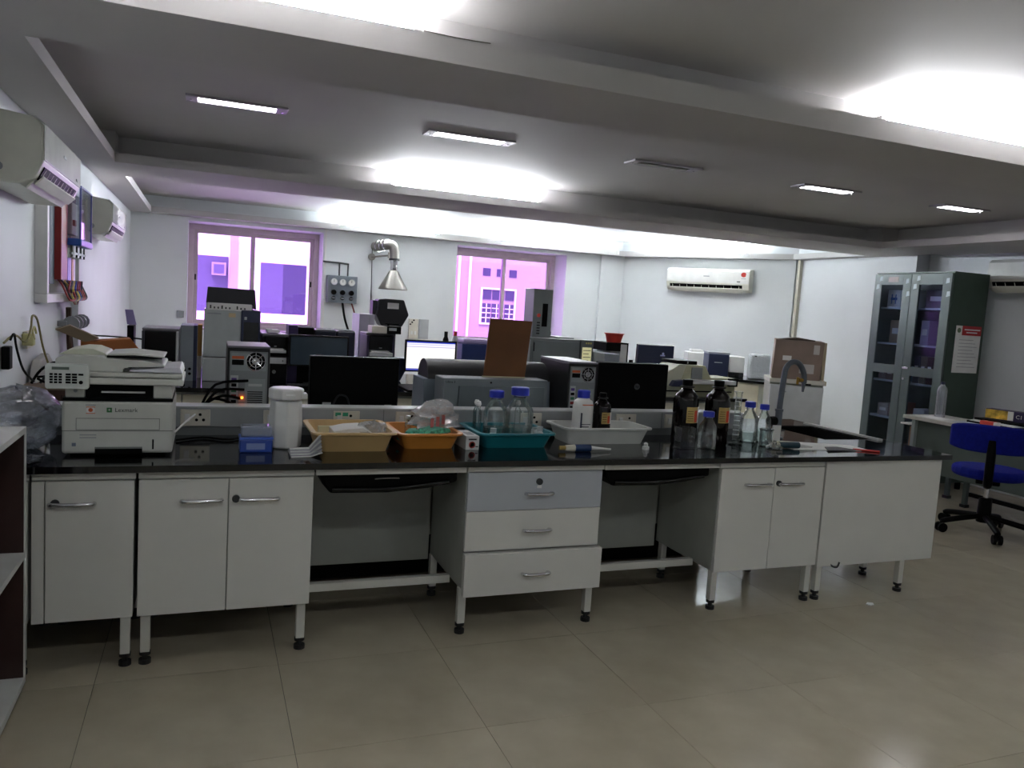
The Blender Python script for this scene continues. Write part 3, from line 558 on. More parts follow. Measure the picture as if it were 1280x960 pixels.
# ---- white canister
t = T('white_canister', 'white octagonal canister with a clipped lid next to the tip box', 'canister', (0.385, 4.05, ZT))
O('body', MB().lathe([(0.073, 0.0), (0.08, 0.01), (0.083, 0.12), (0.078, 0.238)], 8), white_p, t, 0.006)
O('lid', MB().lathe([(0.08, 0.244), (0.086, 0.25), (0.086, 0.292), (0.078, 0.30)], 10), white_p, t, 0.004)
B('clip', white_p, t, 0.07, 0.1, -0.03, 0.03, 0.245, 0.275, 0.005); B('lid_mark', mat('lid_bright', 'f4f4f4', 0.3), t, -0.01, 0.035, -0.087, -0.082, 0.268, 0.276)
t = T('paper_stack', 'loose stack of folded papers leaning under the cream tray', 'papers', (0.39, 3.79, ZT))
for k in range(7): 
    s_ = O('sheet', MB().prism([(0.0, 0.004*k), (0.09, 0.004*k+0.002), (0.145, 0.02+0.012*k), (0.145, 0.022+0.012*k), (0.09, 0.005+0.004*k), (0.0, 0.003+0.004*k)], 0.012*k-0.02, 0.15-0.01*k, 'y'), paper if k % 2 == 0 else mat('grey_paper', 'a6a4ae', 0.8), t)
# ---- trays
def tray(name, label, x0, x1, y0, d, h, m, rim=0.02, slope=0.03, th=0.004):
    t = T(name, label, 'tray', ((x0+x1)/2, y0 + d/2, ZT), 0)
    a, b = (x1-x0)/2, d/2
    def loop(ax, by, z, r):
        pts = []
        for (sx, sy, st) in ((1, 1, 0), (-1, 1, 1), (-1, -1, 2), (1, -1, 3)):
            for k in range(4):
                an = (st + k/3) * R90
                pts.append((sx*(ax-r) + r*math.cos(an), sy*(by-r) + r*math.sin(an), z))
        return pts
    loops = [loop(a-slope, b-slope, 0.0, 0.03), loop(a, b, h, 0.04), loop(a+rim, b+rim, h, 0.05), loop(a+rim, b+rim, h-0.008, 0.05), loop(a+rim-0.003, b+rim-0.003, h-0.008, 0.05), loop(a+rim-0.003, b+rim-0.003, h-0.003, 0.05), loop(a-th, b-th, h-0.002, 0.04), loop(a-slope-th, b-slope-th, th, 0.03)]
    n = 16; m_ = MB(); vs_ = [p_ for l in loops for p_ in l]; fs = []
    order = [3, 4, 5]
    # outer wall 0->1, rim 1->2? keep a simple closed skin: outer bottom, outer top under rim, rim outer, rim top, inner top, inner bottom
    L6 = [loop(a-slope, b-slope, 0.0, 0.03), loop(a, b, h-0.008, 0.04), loop(a+rim, b+rim, h-0.010, 0.05), loop(a+rim, b+rim, h, 0.05), loop(a-th, b-th, h, 0.04), loop(a-slope-th, b-slope-th, th, 0.03)]
    vs_ = [p_ for l in L6 for p_ in l]
    for j in range(5):
        for i in range(n): fs.append((j*n+i, j*n+(i+1) % n, (j+1)*n+(i+1) % n, (j+1)*n+i))
    fs.append(list(range(n))[::-1]); fs.append(list(range(5*n, 6*n)))
    O('shell', MB().add(vs_, fs), m, t, smooth=40)
    return t
tray('cream_tray', 'cream plastic tray of paper and clear bags beside the canister', 0.515, 0.905, 3.88, 0.42, 0.10, mat('cream_tray_plastic', 'c7a672', 0.4))
tray('orange_tray', 'orange plastic tray holding green packets and a crumpled bag', 0.955, 1.275, 3.94, 0.38, 0.085, mat('orange_tray_plastic', 'd38a3c', 0.4))
tray('teal_tray', 'teal plastic tray holding two blue-capped glass bottles', 1.40, 1.82, 3.95, 0.38, 0.085, mat('teal_tray_plastic', '17737f', 0.35))
tray('white_tray', 'white plastic tray holding a white bottle and a small brown bottle', 1.95, 2.50, 4.05, 0.28, 0.10, mat('white_tray_plastic', 'cfd0cc', 0.4))
# contents of cream tray
tag(O('paper_packet', MB().prism([(-0.10, 0), (0.10, 0), (0.095, 0.05), (0.05, 0.075), (-0.03, 0.07), (-0.1, 0.055)], 0, 0.18, 'y'), paper, loc=(0.72, 4.0, ZT+0.03), bev=0.004), 'white paper packet in the cream tray', 'packet')
tag(O('ziplock_bag', blob(0.085, 0.10, 0.045, 12, 0.35, 18), plast2, loc=(0.83, 4.08, ZT+0.03), smooth=25), 'crumpled zip bag in the cream tray', 'bag')
tag(B('folded_card', paper_y, None, 0.565, 0.65, 4.18, 4.2, ZT+0.01, ZT+0.085), 'yellowed folded card at the back of the cream tray', 'card')
# contents of the orange tray
grn = mat('green_white_packet', '4fae90', 0.5, var=0.6, scale=60)
for k, (x, y, a) in enumerate(((1.05, 4.06, 0.2), (1.10, 4.12, -0.4), (1.16, 4.05, 0.5))):
    tag(O('green_packet', MB().prism([(-0.08, 0), (0.08, 0), (0.07, 0.02), (0, 0.03), (-0.07, 0.02)], -0.05, 0.05, 'y'), grn, loc=(x, y, ZT+0.03+0.022*k), rz=a, bev=0.003), 'flat green and white packet in the orange tray', 'packet', 'green packets in the orange tray')
t = T('printed_bag', 'crumpled clear bag with red print rising out of the orange tray', 'bag', (1.19, 4.15, ZT+0.05), 0.3)
O('film', blob(0.14, 0.08, 0.085, 21, 0.3, 28), plast2, t, smooth=20)
for k in range(3): B('red_print', mat('faded_red_print', 'b4605c', 0.6), t, -0.085+0.035*k, -0.065+0.035*k, -0.088, -0.086, 0.045+0.01*k, 0.10+0.008*k)
t = T('small_vial_group', 'small clear vial standing in the orange tray before the socket', 'vial', (1.05, 4.2, ZT+0.03)); O('glass', MB().lathe([(0.018, 0), (0.018, 0.07), (0.009, 0.085), (0.012, 0.10)], 12), glass_c, t, smooth=40); O('stopper', MB().lathe([(0.008, 0.095), (0.012, 0.1), (0.012, 0.112)], 10), white_p, t)
t = T('medicine_carton', 'small white carton with a red ring mark between orange and teal trays', 'box', (1.30, 3.925, ZT))
B('carton', mat('white_card', 'cfd0cf', 0.6), t, 0, 0.075, 0, 0.2, 0, 0.075, 0.002)
O('ring_mark', MB().lathe([(0.013, -0.001), (0.018, -0.001), (0.018, 0.001), (0.013, 0.001), (0.013, -0.001)], 18), mat('red_print', 'b03a34', 0.6), t).matrix_basis = Matrix.Translation((0.036, -0.001, 0.028)) @ Matrix.Rotation(R90, 4, 'X')
B('print_line', txt, t, 0.015, 0.06, -0.001, 0, 0.053, 0.061); B('print_line', txt, t, 0.055, 0.07, -0.001, 0, 0.016, 0.021); B('print_line', grey, t, 0.02, 0.06, 0.04, 0.12, 0.075, 0.076)
# ---- lab bottles
water = thin('clear_water_bottle_fill', (0.82, 0.88, 0.86, 1), 0.03, 0.05, 0, 20, 0.12, 'b8c8c0')
def labottle(label, p, r, h, fill=None, capm=blue_cap, gm=glass_c, group=None, name='reagent_bottle'):
    t = T(name, label, 'bottle', p, 0, group)
    O('glass', MB().lathe([(r*0.9, 0), (r, 0.008), (r, h*0.55), (r*0.93, h*0.63), (r*0.5, h*0.78), (r*0.42, h*0.81), (r*0.42, h*0.86)], 24), gm, t, smooth=45)
    if fill: O('liquid', MB().lathe([(r*0.85, 0.006), (r*0.94, 0.014), (r*0.94, h*fill)], 20), water, t, smooth=45)
    O('pouring_ring', MB().lathe([(r*0.46, h*0.815), (r*0.5, h*0.83), (r*0.46, h*0.845)], 18), gm, t, smooth=45)
    O('cap', MB().lathe([(r*0.62, h*0.86), (r*0.62, h*0.985), (r*0.56, h)], 22), capm, t, smooth=35)
    return t
labottle('large clear bottle with tall blue cap in the teal tray', (1.66, 4.09, ZT+0.006), 0.082, 0.32, 0.3)
labottle('clear blue-capped bottle behind the large one in the teal tray', (1.565, 4.21, ZT+0.006), 0.07, 0.285, 0.25)
for k, (x, y) in enumerate(((1.455, 4.20), (1.465, 4.26), (1.72, 4.26))):
    t = T('glass_vial', 'small stoppered glass vial beside the teal tray bottles', 'vial', (x, y, ZT+0.006), 0, 'vials in the teal tray'); O('glass', MB().lathe([(0.02, 0), (0.02, 0.16), (0.012, 0.18), (0.012, 0.2)], 12), glass_c, t, smooth=40); O('stopper', MB().lathe([(0.012, 0.195), (0.017, 0.205), (0.012, 0.222)], 10), white_p, t)
for k, (x, y, h) in enumerate(((1.768, 4.03, 0.10), (1.77, 4.10, 0.085), (1.49, 4.03, 0.09), (1.725, 4.005, 0.09))):
    t = T('white_vial_box', ('white plastic vial lying', 'white capped tube standing', 'pale teal card propped', 'white dropper cap standing')[k] + ' in the teal tray', 'vial', (x, y, ZT+0.006)); O('body', MB().lathe([(0.02, 0), (0.022, 0.01), (0.022, h*0.7), (0.014, h*0.8), (0.014, h)], 10), white_p, t, smooth=40); O('cap', MB().lathe([(0.018, h*0.8), (0.018, h*1.05)], 10), ltgrey, t)
tag(O('wash_bottle_cone', MB().lathe([(0.028, 0), (0.028, 0.06), (0.008, 0.12), (0.004, 0.15)], 14), white_p, loc=(1.757, 4.18, ZT+0.006), smooth=40), 'white pointed dropper bottle at the corner of the teal tray', 'bottle')
# white tray contents
t = T('white_reagent_bottle', 'white plastic reagent bottle with blue cap and printed label', 'bottle', (2.11, 4.19, ZT+0.006))
O('body', MB().lathe([(0.058, 0), (0.062, 0.01), (0.062, 0.2), (0.055, 0.235), (0.035, 0.25), (0.035, 0.26)], 24), white_p, t, smooth=45); O('cap', MB().lathe([(0.038, 0.255), (0.038, 0.295), (0.034, 0.30)], 20), blue_cap, t, smooth=35)
for k in range(3): B('label_line', (orange_m, navy, txt)[k], t, -0.03, 0.035 - 0.01*k, -0.0635, -0.052, (0.215, 0.10, 0.085)[k], (0.22, 0.104, 0.09)[k])
B('label_bar', navy, t, -0.036, -0.032, -0.0635, -0.05, 0.08, 0.17)
amber = thin('amber_glass', (0.10, 0.025, 0.008, 1), 0.06, 0.03); amber_i = mat('dark_brown_liquid', '120806', 0.15)
def winchester(label, p, r, h, name='brown_bottle', lab=True):
    t = T(name, label, 'bottle', p)
    O('glass', MB().lathe([(r*0.92, 0), (r, 0.012), (r, h*0.68), (r*0.9, h*0.76), (r*0.45, h*0.855), (r*0.36, h*0.88), (r*0.36, h*0.9)], 26), mat('brown_bottle_glass', '060202', 0.08, spec=0.35), t, smooth=45)
    O('neck_ring', MB().lathe([(r*0.4, h*0.872), (r*0.58, h*0.885), (r*0.58, h*0.9), (r*0.4, h*0.91)], 20), rubber, t, smooth=40)
    O('cap', MB().lathe([(r*0.36, h*0.9), (r*0.4, h*0.91), (r*0.42, h*0.99), (r*0.38, h)], 20), black, t, smooth=35)
    if lab:
        n = 12; z0, z1 = h*0.36, h*0.60; a0, a1 = -2.05, -0.55
        def strip(u0, u1, z0_, z1_, nm, mm, rr, par):
            vs_ = []; 
            for i in range(n+1):
                a = a0 + (a1-a0)*(u0 + (u1-u0)*i/n)
                for rad in (rr, rr+0.0006):
                    for z in (z0_, z1_): vs_.append((rad*math.cos(a), rad*math.sin(a), z))
            fs = []
            for i in range(n):
                o_ = i*4; fs += [(o_+2, o_+6, o_+7, o_+3), (o_, o_+1, o_+5, o_+4), (o_+1, o_+3, o_+7, o_+5), (o_, o_+4, o_+6, o_+2)]
            fs += [(0, 2, 3, 1), (n*4, n*4+1, n*4+3, n*4+2)]
            return O(nm, MB().add(vs_, fs), mm, par, smooth=50)
        lb = strip(0, 1, z0, z1, 'label', mat('tan_label', 'b59a5c', 0.6), r+0.0005, t)
        strip(0.45, 0.68, z0+0.005, z1-0.02, 'red_band', mat('red_label_band', 'c8401f', 0.6), r+0.0014, lb)
        strip(0.70, 1.0, z0, z1, 'white_panel', paper, r+0.0012, lb)
        for k in range(5): strip(0.06, 0.38, z0+0.012+0.014*k, z0+0.016+0.014*k, 'label_line', mat('brown_print', '6b5425', 0.7), r+0.0014, lb)
    return t
winchester('small brown glass bottle with tan label in the white tray', (2.245, 4.2, ZT+0.006), 0.055, 0.285, 'small_brown_bottle')
tag(O('clear_sachet', blob(0.07, 0.05, 0.03, 31, 0.3, 18), plast2, loc=(2.40, 4.18, ZT+0.01), smooth=25), 'clear crumpled sachet lying in the white tray', 'bag')
winchester('tall brown glass bottle behind the square clear beaker', (2.735, 4.05, ZT), 0.076, 0.40)
winchester('tall brown glass bottle beside the measuring cylinder', (2.965, 4.05, ZT), 0.076, 0.40)
labottle('clear bottle with blue cap standing before the two brown bottles', (2.80, 3.90, ZT), 0.054, 0.228)
t = T('glass_beaker', 'clear square glass staining jar in front of the brown bottle', 'beaker', (2.665, 3.93, ZT)); O('glass', MB().box(-0.05, 0.05, -0.04, 0.04, 0, 0.006).box(-0.05, 0.05, -0.04, -0.036, 0.006, 0.13).box(-0.05, 0.05, 0.036, 0.04, 0.006, 0.13).box(-0.05, -0.046, -0.036, 0.036, 0.006, 0.13).box(0.046, 0.05, -0.036, 0.036, 0.006, 0.13), thin('jar_glass', (0.95, 0.96, 0.97, 1), 0.0, 0.02, fk=0.4), t, 0.002)
for z in (0.05, 0.08): O('glass_stud', MB().cyl((0.01, -0.046, z), (0.01, -0.04, z), 0.012, n=12), glass_c, t)
t = T('measuring_cylinder', 'tall glass measuring cylinder with a flared foot', 'cylinder', (3.12, 4.05, ZT)); O('tube', MB().lathe([(0.02, 0.015), (0.02, 0.32), (0.026, 0.335)], 18), glass_c, t, smooth=40); O('foot', MB().lathe([(0.05, 0), (0.05, 0.008), (0.024, 0.015), (0.02, 0.03)], 6), glass_c, t, smooth=40)
for k in range(8): O('graduation', MB().lathe([(0.0205, 0.06+0.03*k), (0.0208, 0.061+0.03*k), (0.0205, 0.062+0.03*k)], 16), ltgrey, t)
labottle('squat clear bottle with a wide blue cap behind the beaker of pens', (3.285, 4.14, ZT), 0.055, 0.262, 0.25)
labottle('slim clear bottle with blue cap nearest the gooseneck tap', (3.40, 4.14, ZT), 0.048, 0.245, 0.3)
t = T('beaker_glass', 'low clear beaker in front of the blue-capped bottles', 'beaker', (3.30, 3.98, ZT)); O('glass', MB().lathe([(0.04, 0), (0.042, 0.004), (0.042, 0.10), (0.047, 0.108), (0.040, 0.10), (0.040, 0.006)], 20), glass_c, t, smooth=40); O('rim', MB().lathe([(0.044, 0.104), (0.047, 0.107), (0.044, 0.110), (0.041, 0.107), (0.044, 0.104)], 18), glass_c, t)
t = T('glass_dish', 'small upturned glass dish by the papers', 'dish', (3.27, 3.86, ZT)); O('bowl', MB().lathe([(0.05, 0), (0.052, 0.02), (0.03, 0.03), (0.012, 0.03), (0.012, 0.04)], 20), glass_c, t, smooth=40); O('knob', MB().lathe([(0.008, 0.035), (0.016, 0.045), (0.008, 0.055)], 12), glass_c, t, smooth=40)
t = T('teal_pipette', 'teal and white pipette lying by the glass dish', 'pipette', (3.36, 3.90, ZT+0.022), -0.1); O('grip', MB().cyl((-0.02, 0, 0), (0.12, 0, 0), 0.02, n=12), mat('dark_teal', '143a48', 0.4), t, smooth=40); O('shaft', MB().cyl((0.12, 0, 0), (0.22, 0, -0.01), 0.014, 0.005, n=10), white_p, t, smooth=40); O('plunger', MB().cyl((-0.08, 0, 0), (-0.02, 0, 0), 0.016, n=12), ivory, t, smooth=40)
t = T('white_blue_pipette', 'white pipette with blue grip lying before the white tray', 'pipette', (1.93, 3.86, ZT+0.02), -0.05)
O('grip', MB().cyl((-0.02, 0, 0), (0.075, 0, 0), 0.02, n=12), mat('deep_blue_grip', '1a3560', 0.4), t, smooth=40); O('shaft', MB().cyl((0.075, 0, 0), (0.2, 0, -0.008), 0.012, 0.005, n=10), white_p, t, smooth=40); O('barrel', MB().cyl((-0.075, 0, 0), (-0.02, 0, 0), 0.015, 0.02, n=12), ivory, t, smooth=40); O('plunger', MB().cyl((-0.11, 0, 0), (-0.075, 0, 0), 0.012, n=12), mat('brass_end', 'a58a4c', 0.4), t, smooth=40)
t = T('tip_adapter', 'tiny white tip adapter standing at the worktop edge', 'adapter', (2.385, 3.90, ZT)); O('base', MB().lathe([(0.02, 0), (0.02, 0.018), (0.012, 0.022)], 12), white_p, t, smooth=40); O('top', MB().lathe([(0.011, 0.02), (0.013, 0.035), (0.006, 0.042)], 10), white_p, t, smooth=40)
# ---- papers, pen, tap
tag(O('paper_sheet', MB().prism([(3.42, 3.86), (3.98, 3.78), (3.98, 3.97), (3.55, 4.16), (3.42, 4.10)], ZT, ZT+0.003), paper), 'white paper sheets spread before the sink', 'paper')
tag(O('yellow_note', MB().prism([(3.44, 4.0), (3.58, 3.98), (3.62, 4.10), (3.47, 4.12)], ZT+0.004, ZT+0.006), paper_y), 'yellowed note lying on the white paper', 'note')
tag(O('dark_folder', MB().prism([(3.62, 3.78), (3.86, 3.80), (3.80, 3.90), (3.70, 3.90)], ZT+0.004, ZT+0.009), mat('dark_purple_card', '2c2630', 0.5)), 'dark purple card lying on the papers', 'card')
t = T('red_pen', 'red pen lying near the worktop edge by the papers', 'pen', (3.89, 3.80, ZT+0.006), -0.55); O('barrel', MB().cyl((0, 0, 0), (0.12, 0, 0), 0.006, n=8), red_m, t); O('cap', MB().cyl((-0.04, 0, 0), (0, 0, 0), 0.007, n=8), red_m, t)
t = T('white_carton_card', 'small white card standing at the foot of the tap', 'card', (3.52, 4.18, ZT)); B('card', paper, t, 0, 0.06, 0, 0.012, 0, 0.10)
t = T('gooseneck_tap', 'grey gooseneck laboratory tap with a brass valve', 'tap', (3.62, 4.26, ZT))
tapm = mat('grey_coated_metal', '5c626a', 0.35, 0.3)
O('base', MB().cyl((0, 0, 0), (0, 0, 0.012), 0.04, n=16).cyl((0, 0, 0.012), (0, 0, 0.19), 0.024, n=14), tapm, t, smooth=40); O('collar', MB().cyl((0, 0, 0.185), (0, 0, 0.20), 0.028, n=14), tapm, t)
O('spout', MB().tube([(0, 0, 0.2), (0.012, 0, 0.4), (0.025, 0, 0.48), (0.07, 0, 0.52), (0.13, 0, 0.51), (0.175, 0, 0.45), (0.185, 0, 0.38)], 0.019, 12, 5), tapm, t, smooth=50)
O('nozzle', MB().cyl((0.185, 0, 0.38), (0.182, 0, 0.32), 0.014, 0.008, n=10), tapm, t); v = O('valve_body', MB().cyl((0.14, 0, 0.40), (0.19, 0, 0.40), 0.014, n=10).cyl((0.13, 0, 0.37), (0.13, 0, 0.42), 0.009, n=8), mat('brass', 'a5853a', 0.3, 0.8), t); B('lever', black, v, 0.19, 0.24, -0.008, 0.008, 0.365, 0.375)
O('knob', MB().cyl((-0.09, -0.02, 0.12), (-0.04, -0.01, 0.12), 0.032, n=12).cyl((-0.04, -0.01, 0.12), (0, 0, 0.12), 0.014, n=8), black, t); O('side_lever', MB().cyl((-0.04, 0, 0.05), (0.06, 0, 0.055), 0.006, n=6), dkgrey, t)
# ---- computers on the far half of the island
def pc_rear(label, p, wd, h, d, rz=0.0, top=None):
    t = T('computer_tower', label, 'computer', p, rz, 'computer towers with their backs to the camera')
    O('case', MB().box(0, wd, 0.012, d, 0, h), mat('pc_case_dark', '121316', 0.45) if top is None else top, t, 0.004)
    B('rear_frame', mat('pc_zinc', '84898a', 0.45, 0.2), t, 0.012, wd-0.012, 0.004, 0.012, 0.012, h-0.02)
    B('top_panel', mat('pc_top_grey', '77747f', 0.4), t, 0.0, wd, 0.0, d, h, h+0.012, 0.003)
    B('psu_plate', mat('pc_zinc_light', '93999a', 0.45, 0.2), t, 0.02, wd-0.02, 0.0, 0.004, h*0.72, h-0.03)
    cx, cz = wd*0.66, h*0.84; R0 = min(0.055, wd*0.24)
    f = O('fan_opening', MB().cyl((cx, -0.001, cz), (cx, 0.0, cz), R0, n=24), black, t)
    for q in (0.3, 0.62, 0.95):
        n = 24; O('grille_ring', MB().tube([(cx+R0*q*math.cos(2*math.pi*i/n), -0.003, cz+R0*q*math.sin(2*math.pi*i/n)) for i in range(n+1)], 0.0028, 5, 1), chrome, f)
    O('hub', MB().cyl((cx, -0.004, cz), (cx, -0.001, cz), R0*0.38, n=16), grey, f)
    for i in range(4):
        a = i*math.pi/4; O('grille_spoke', MB().cyl((cx-R0*math.cos(a), -0.003, cz-R0*math.sin(a)), (cx+R0*math.cos(a), -0.003, cz+R0*math.sin(a)), 0.002, n=5), chrome, f)
    B('warning_sticker', orange_m, t, wd*0.1, wd*0.38, -0.0015, 0.0, h*0.865, h*0.9); O('mains_inlet', MB().box(wd*0.1, wd*0.38, -0.006, 0, h*0.79, h*0.855), black, t, 0.004)
    io = B('io_shield', ltgrey, t, wd*0.08, wd*0.26, 0.0, 0.004, h*0.22, h*0.66)
    for k in range(6): B('port', (navy, black, redp, mat('port_green', '2d7a52', 0.5), black, mat('port_violet', '5a3c8a', 0.5))[k], io, wd*0.1, wd*0.22, -0.004, 0.0, h*(0.25+0.068*k), h*(0.29+0.068*k))
    v = B('vent_plate', mat('pc_zinc_light', '93999a', 0.45, 0.2), t, wd*0.42, wd*0.9, 0.0, 0.004, h*0.06, h*0.62)
    for k in range(10): B('vent_slot', black, v, wd*0.48, wd*0.84, -0.001, 0.0, h*(0.22+0.026*k), h*(0.233+0.026*k))
    B('slot_cover', ltgrey, v, wd*0.5, wd*0.82, -0.002, 0.0, h*0.53, h*0.56)
    return t
t = pc_rear('computer tower behind the tip box, fan grille facing out', (0.118, 4.60, ZT), 0.225, 0.452, 0.40)
for k in range(4): O('cable', MB().tube([(0.05+0.02*k, 0.0, 0.12+0.05*k), (0.0-0.02*k, -0.05, 0.16+0.03*k), (-0.08-0.02*k, -0.05, 0.17-0.02*k), (-0.12-0.012*k, -0.03, 0.10), (-0.10+0.03*k, 0.03, 0.015)], 0.008, 6), black, t)
B('led', emis('orange_led', 'ff6a18', 4.0), t, 0.075, 0.085, -0.006, -0.002, 0.17, 0.18)
pc_rear('wide computer tower with black side next to the brown folder', (2.20, 4.60, ZT), 0.205, 0.432, 0.48, 0.0, mat('pc_side_black', '08080a', 0.4))
def monitor(label, p, wd, h, z0, rz=0.0, back=True, lit=False, logo=None, scm=None, group=None):
    t = T('monitor', label, 'monitor', p, rz, group)
    B('base', black, t, -0.12, 0.12, -0.09, 0.09, 0, 0.015, 0.006)
    O('neck', MB().box(-0.03, 0.03, -0.012 + (-0.02 if not back else 0.0), 0.012+ (-0.02 if not back else 0.0), 0.015, z0 + h*0.4).box(-0.03, 0.03, -0.01, 0.03, z0 + h*0.3, z0+h*0.4), black, t, 0.003)
    if back:
        O('back_shell', MB().prism([(-wd/2, z0), (wd/2, z0), (wd/2, z0+h), (-wd/2, z0+h)], -0.028, 0.016, 'y'), black, t, 0.008)
        B('bezel', black_g, t, -wd/2-0.002, wd/2+0.002, 0.016, 0.028, z0-0.002, z0+h+0.002, 0.003); B('screen', screen_off, t, -wd/2+0.012, wd/2-0.012, 0.028, 0.030, z0+0.015, z0+h-0.012)
    else:
        B('back_shell', black, t, -wd/2, wd/2, 0.0, 0.03, z0, z0+h, 0.006)
        O('bezel', MB().frame(-wd/2, wd/2, z0, z0+h, 0.014, -0.014, 0.0), black_g, t, 0.002)
        B('screen', scm or screen_off, t, -wd/2+0.014, wd/2-0.014, -0.006, 0.0, z0+0.014, z0+h-0.014)
    return t
m1 = monitor('wide black monitor with a small badge behind the cream tray', (0.85, 4.78, ZT), 0.535, 0.305, 0.105)
B('badge', ltgrey, m1, 0.185, 0.228, -0.0295, -0.028, 0.115, 0.125); B('top_edge_strip', dkgrey, m1, -0.267, 0.267, -0.03, 0.0, 0.408, 0.413)
O('loop_cable', MB().tube([(-0.13, -0.04, 0.12), (-0.10, -0.05, 0.18), (-0.05, -0.05, 0.17), (-0.03, -0.04, 0.10)], 0.006, 6), dkgrey, m1); B('white_tag', ltgrey, m1, -0.19, -0.14, -0.030, -0.028, 0.11, 0.135)
m2 = monitor('black monitor with a round emblem on its back behind the white tray', (2.745, 4.74, ZT), 0.53, 0.33, 0.11, -0.05)
O('round_emblem', MB().cyl((0.03, -0.0295, 0.28), (0.03, -0.028, 0.28), 0.021, n=18), mat('emblem_grey', '4c4d52', 0.3, 0.5), m2); text('emblem_letters', 'hp', 0.026, (0.03, -0.0305, 0.282), FRONT, black, m2)
# ---- grey instrument, folder, curved instrument
t = T('grey_analyser', 'low flat grey instrument case behind the teal tray', 'instrument', (1.36, 4.60, ZT))
gi = mat('grey_instrument_paint', '7c8489', 0.45)
B('case', gi, t, 0, 0.70, 0.012, 0.20, 0, 0.315, 0.006); B('front_plate', mat('grey_instrument_front', '6d767b', 0.4), t, 0.10, 0.675, 0.0, 0.012, 0.015, 0.27, 0.003); B('left_plate', gi, t, 0.005, 0.095, 0.004, 0.012, 0.01, 0.30)
O('top_screw', MB().cyl((0.31, 0.006, 0.293), (0.31, 0.012, 0.293), 0.006, n=8), black, t)
text('label_text', 'Ultra 3', 0.022, (0.045, 0.003, 0.292), FRONT, txt, t)
t = T('brown_folder', 'brown cardboard folder propped upright on the grey instrument', 'folder', (1.66, 4.735, ZT+0.315))
fb = mat('brown_card', '6c3f16', 0.6, var=0.1)
f_ = O('board', MB().add([(0, 0, 0), (0.285, 0, 0), (0.285, 0.012, 0), (0, 0.012, 0), (0.045, 0.05, 0.375), (0.335, 0.05, 0.37), (0.335, 0.062, 0.37), (0.045, 0.062, 0.375)], [(0,3,2,1),(4,5,6,7),(0,1,5,4),(1,2,6,5),(2,3,7,6),(3,0,4,7)]), fb, t)
B('paper_edge', paper_y, t, -0.004, 0.287, -0.002, 0.014, 0.0, 0.008)
t = T('curved_instrument', 'grey bench instrument with a dark rounded roll-top hood', 'instrument', (1.28, 4.82, ZT))
prof = [(0.0, 0.0), (0.03, 0.28)] + [(0.165-0.135*math.cos(a), 0.28+0.125*math.sin(a)) for a in [i*math.pi/10 for i in range(1, 10)]] + [(0.30, 0.28), (0.32, 0.0)]
O('body', MB().prism([(0.0, 0.0), (0.03, 0.285), (0.30, 0.285), (0.32, 0.0)], 0.02, 0.90, 'x'), mat('blue_grey_paint', '79848f', 0.45), t, 0.004)
O('hood', MB().prism(prof[1:-1], 0.05, 0.89, 'x'), mat('hood_dark_grey', '1d1f22', 0.5), t, smooth=35)
B('sticker', mat('olive_sticker', '7d7458', 0.6), t, 0.16, 0.20, 0.016, 0.02, 0.17, 0.22); B('hook', black, t, 0.16, 0.22, -0.002, 0.012, 0.08, 0.11)
# ================================================================== SECOND BENCH
Z2 = 0.90
t = T('rear_bench', 'second bench with black top and cream cabinets behind the island', 'bench', (-0.9, 6.55, 0))
B('top', granite, t, 0, 6.05, 0, 1.65, Z2-0.035, Z2, 0.003)
for k in range(8):
    u = B('cabinet_front', cream, t, 0.02+0.728*k, 0.735+0.728*k, 0.04, 0.06, 0.15, 0.84, 0.003); B('handle', chrome, u, 0.3+0.728*k, 0.46+0.728*k, 0.02, 0.04, 0.73, 0.742)
B('carcass', lam_side, t, 0.01, 6.0, 0.06, 1.6, 0.15, 0.865); B('plinth', dkgrey, t, 0.05, 5.8, 0.1, 1.55, 0, 0.15)
# HPLC/GC tower
t = T('analyser_tower', 'tall grey-white chromatograph with dark cap and blue touch panel', 'instrument', (-0.02, 7.05, Z2))
hg = mat('pale_grey_cabinet', 'a9b0b0', 0.4)
B('lower_module', hg, t, 0, 0.30, 0, 0.5, 0.0, 0.20, 0.008); B('upper_module', hg, t, 0.008, 0.30, 0.0, 0.5, 0.206, 0.60, 0.008)
B('column_oven', hg, t, 0.022, 0.385, 0.03, 0.5, 0.60, 0.655, 0.006); O('dark_cap', MB().prism([(0.02, 0.655), (0.395, 0.655), (0.40, 0.62), (0.42, 0.62), (0.405, 0.785), (0.03, 0.79)], 0.0, 0.5, 'y'), mat('dark_navy_cap', '14141c', 0.35), t, 0.006)
B('white_strip', white_p, t, 0.03, 0.38, -0.004, 0.0, 0.60, 0.66)
for k in range(9): B('letter', txt, t, 0.05+0.03*k + (0.03 if k > 5 else 0), 0.062+0.03*k + (0.03 if k > 5 else 0), -0.006, -0.004, 0.612, 0.628 + 0.012*(k % 3 == 0))
B('print_line', grey, t, 0.03, 0.14, -0.002, 0.0, 0.565, 0.575); B('sticker', mat('peach_sticker', 'c9b48c', 0.6), t, 0.20, 0.255, -0.002, 0.0, 0.545, 0.58)
tp = B('side_module', navy, t, 0.30, 0.455, -0.012, 0.48, 0.0, 0.61, 0.008); B('touch_screen', screen_off, tp, 0.32, 0.44, -0.0145, -0.012, 0.33, 0.51); B('button', ltgrey, tp, 0.325, 0.345, -0.015, -0.012, 0.275, 0.281); B('button', ltgrey, tp, 0.36, 0.38, -0.015, -0.012, 0.275, 0.281); B('logo', ltgrey, tp, 0.325, 0.345, -0.0145, -0.012, 0.53, 0.555)
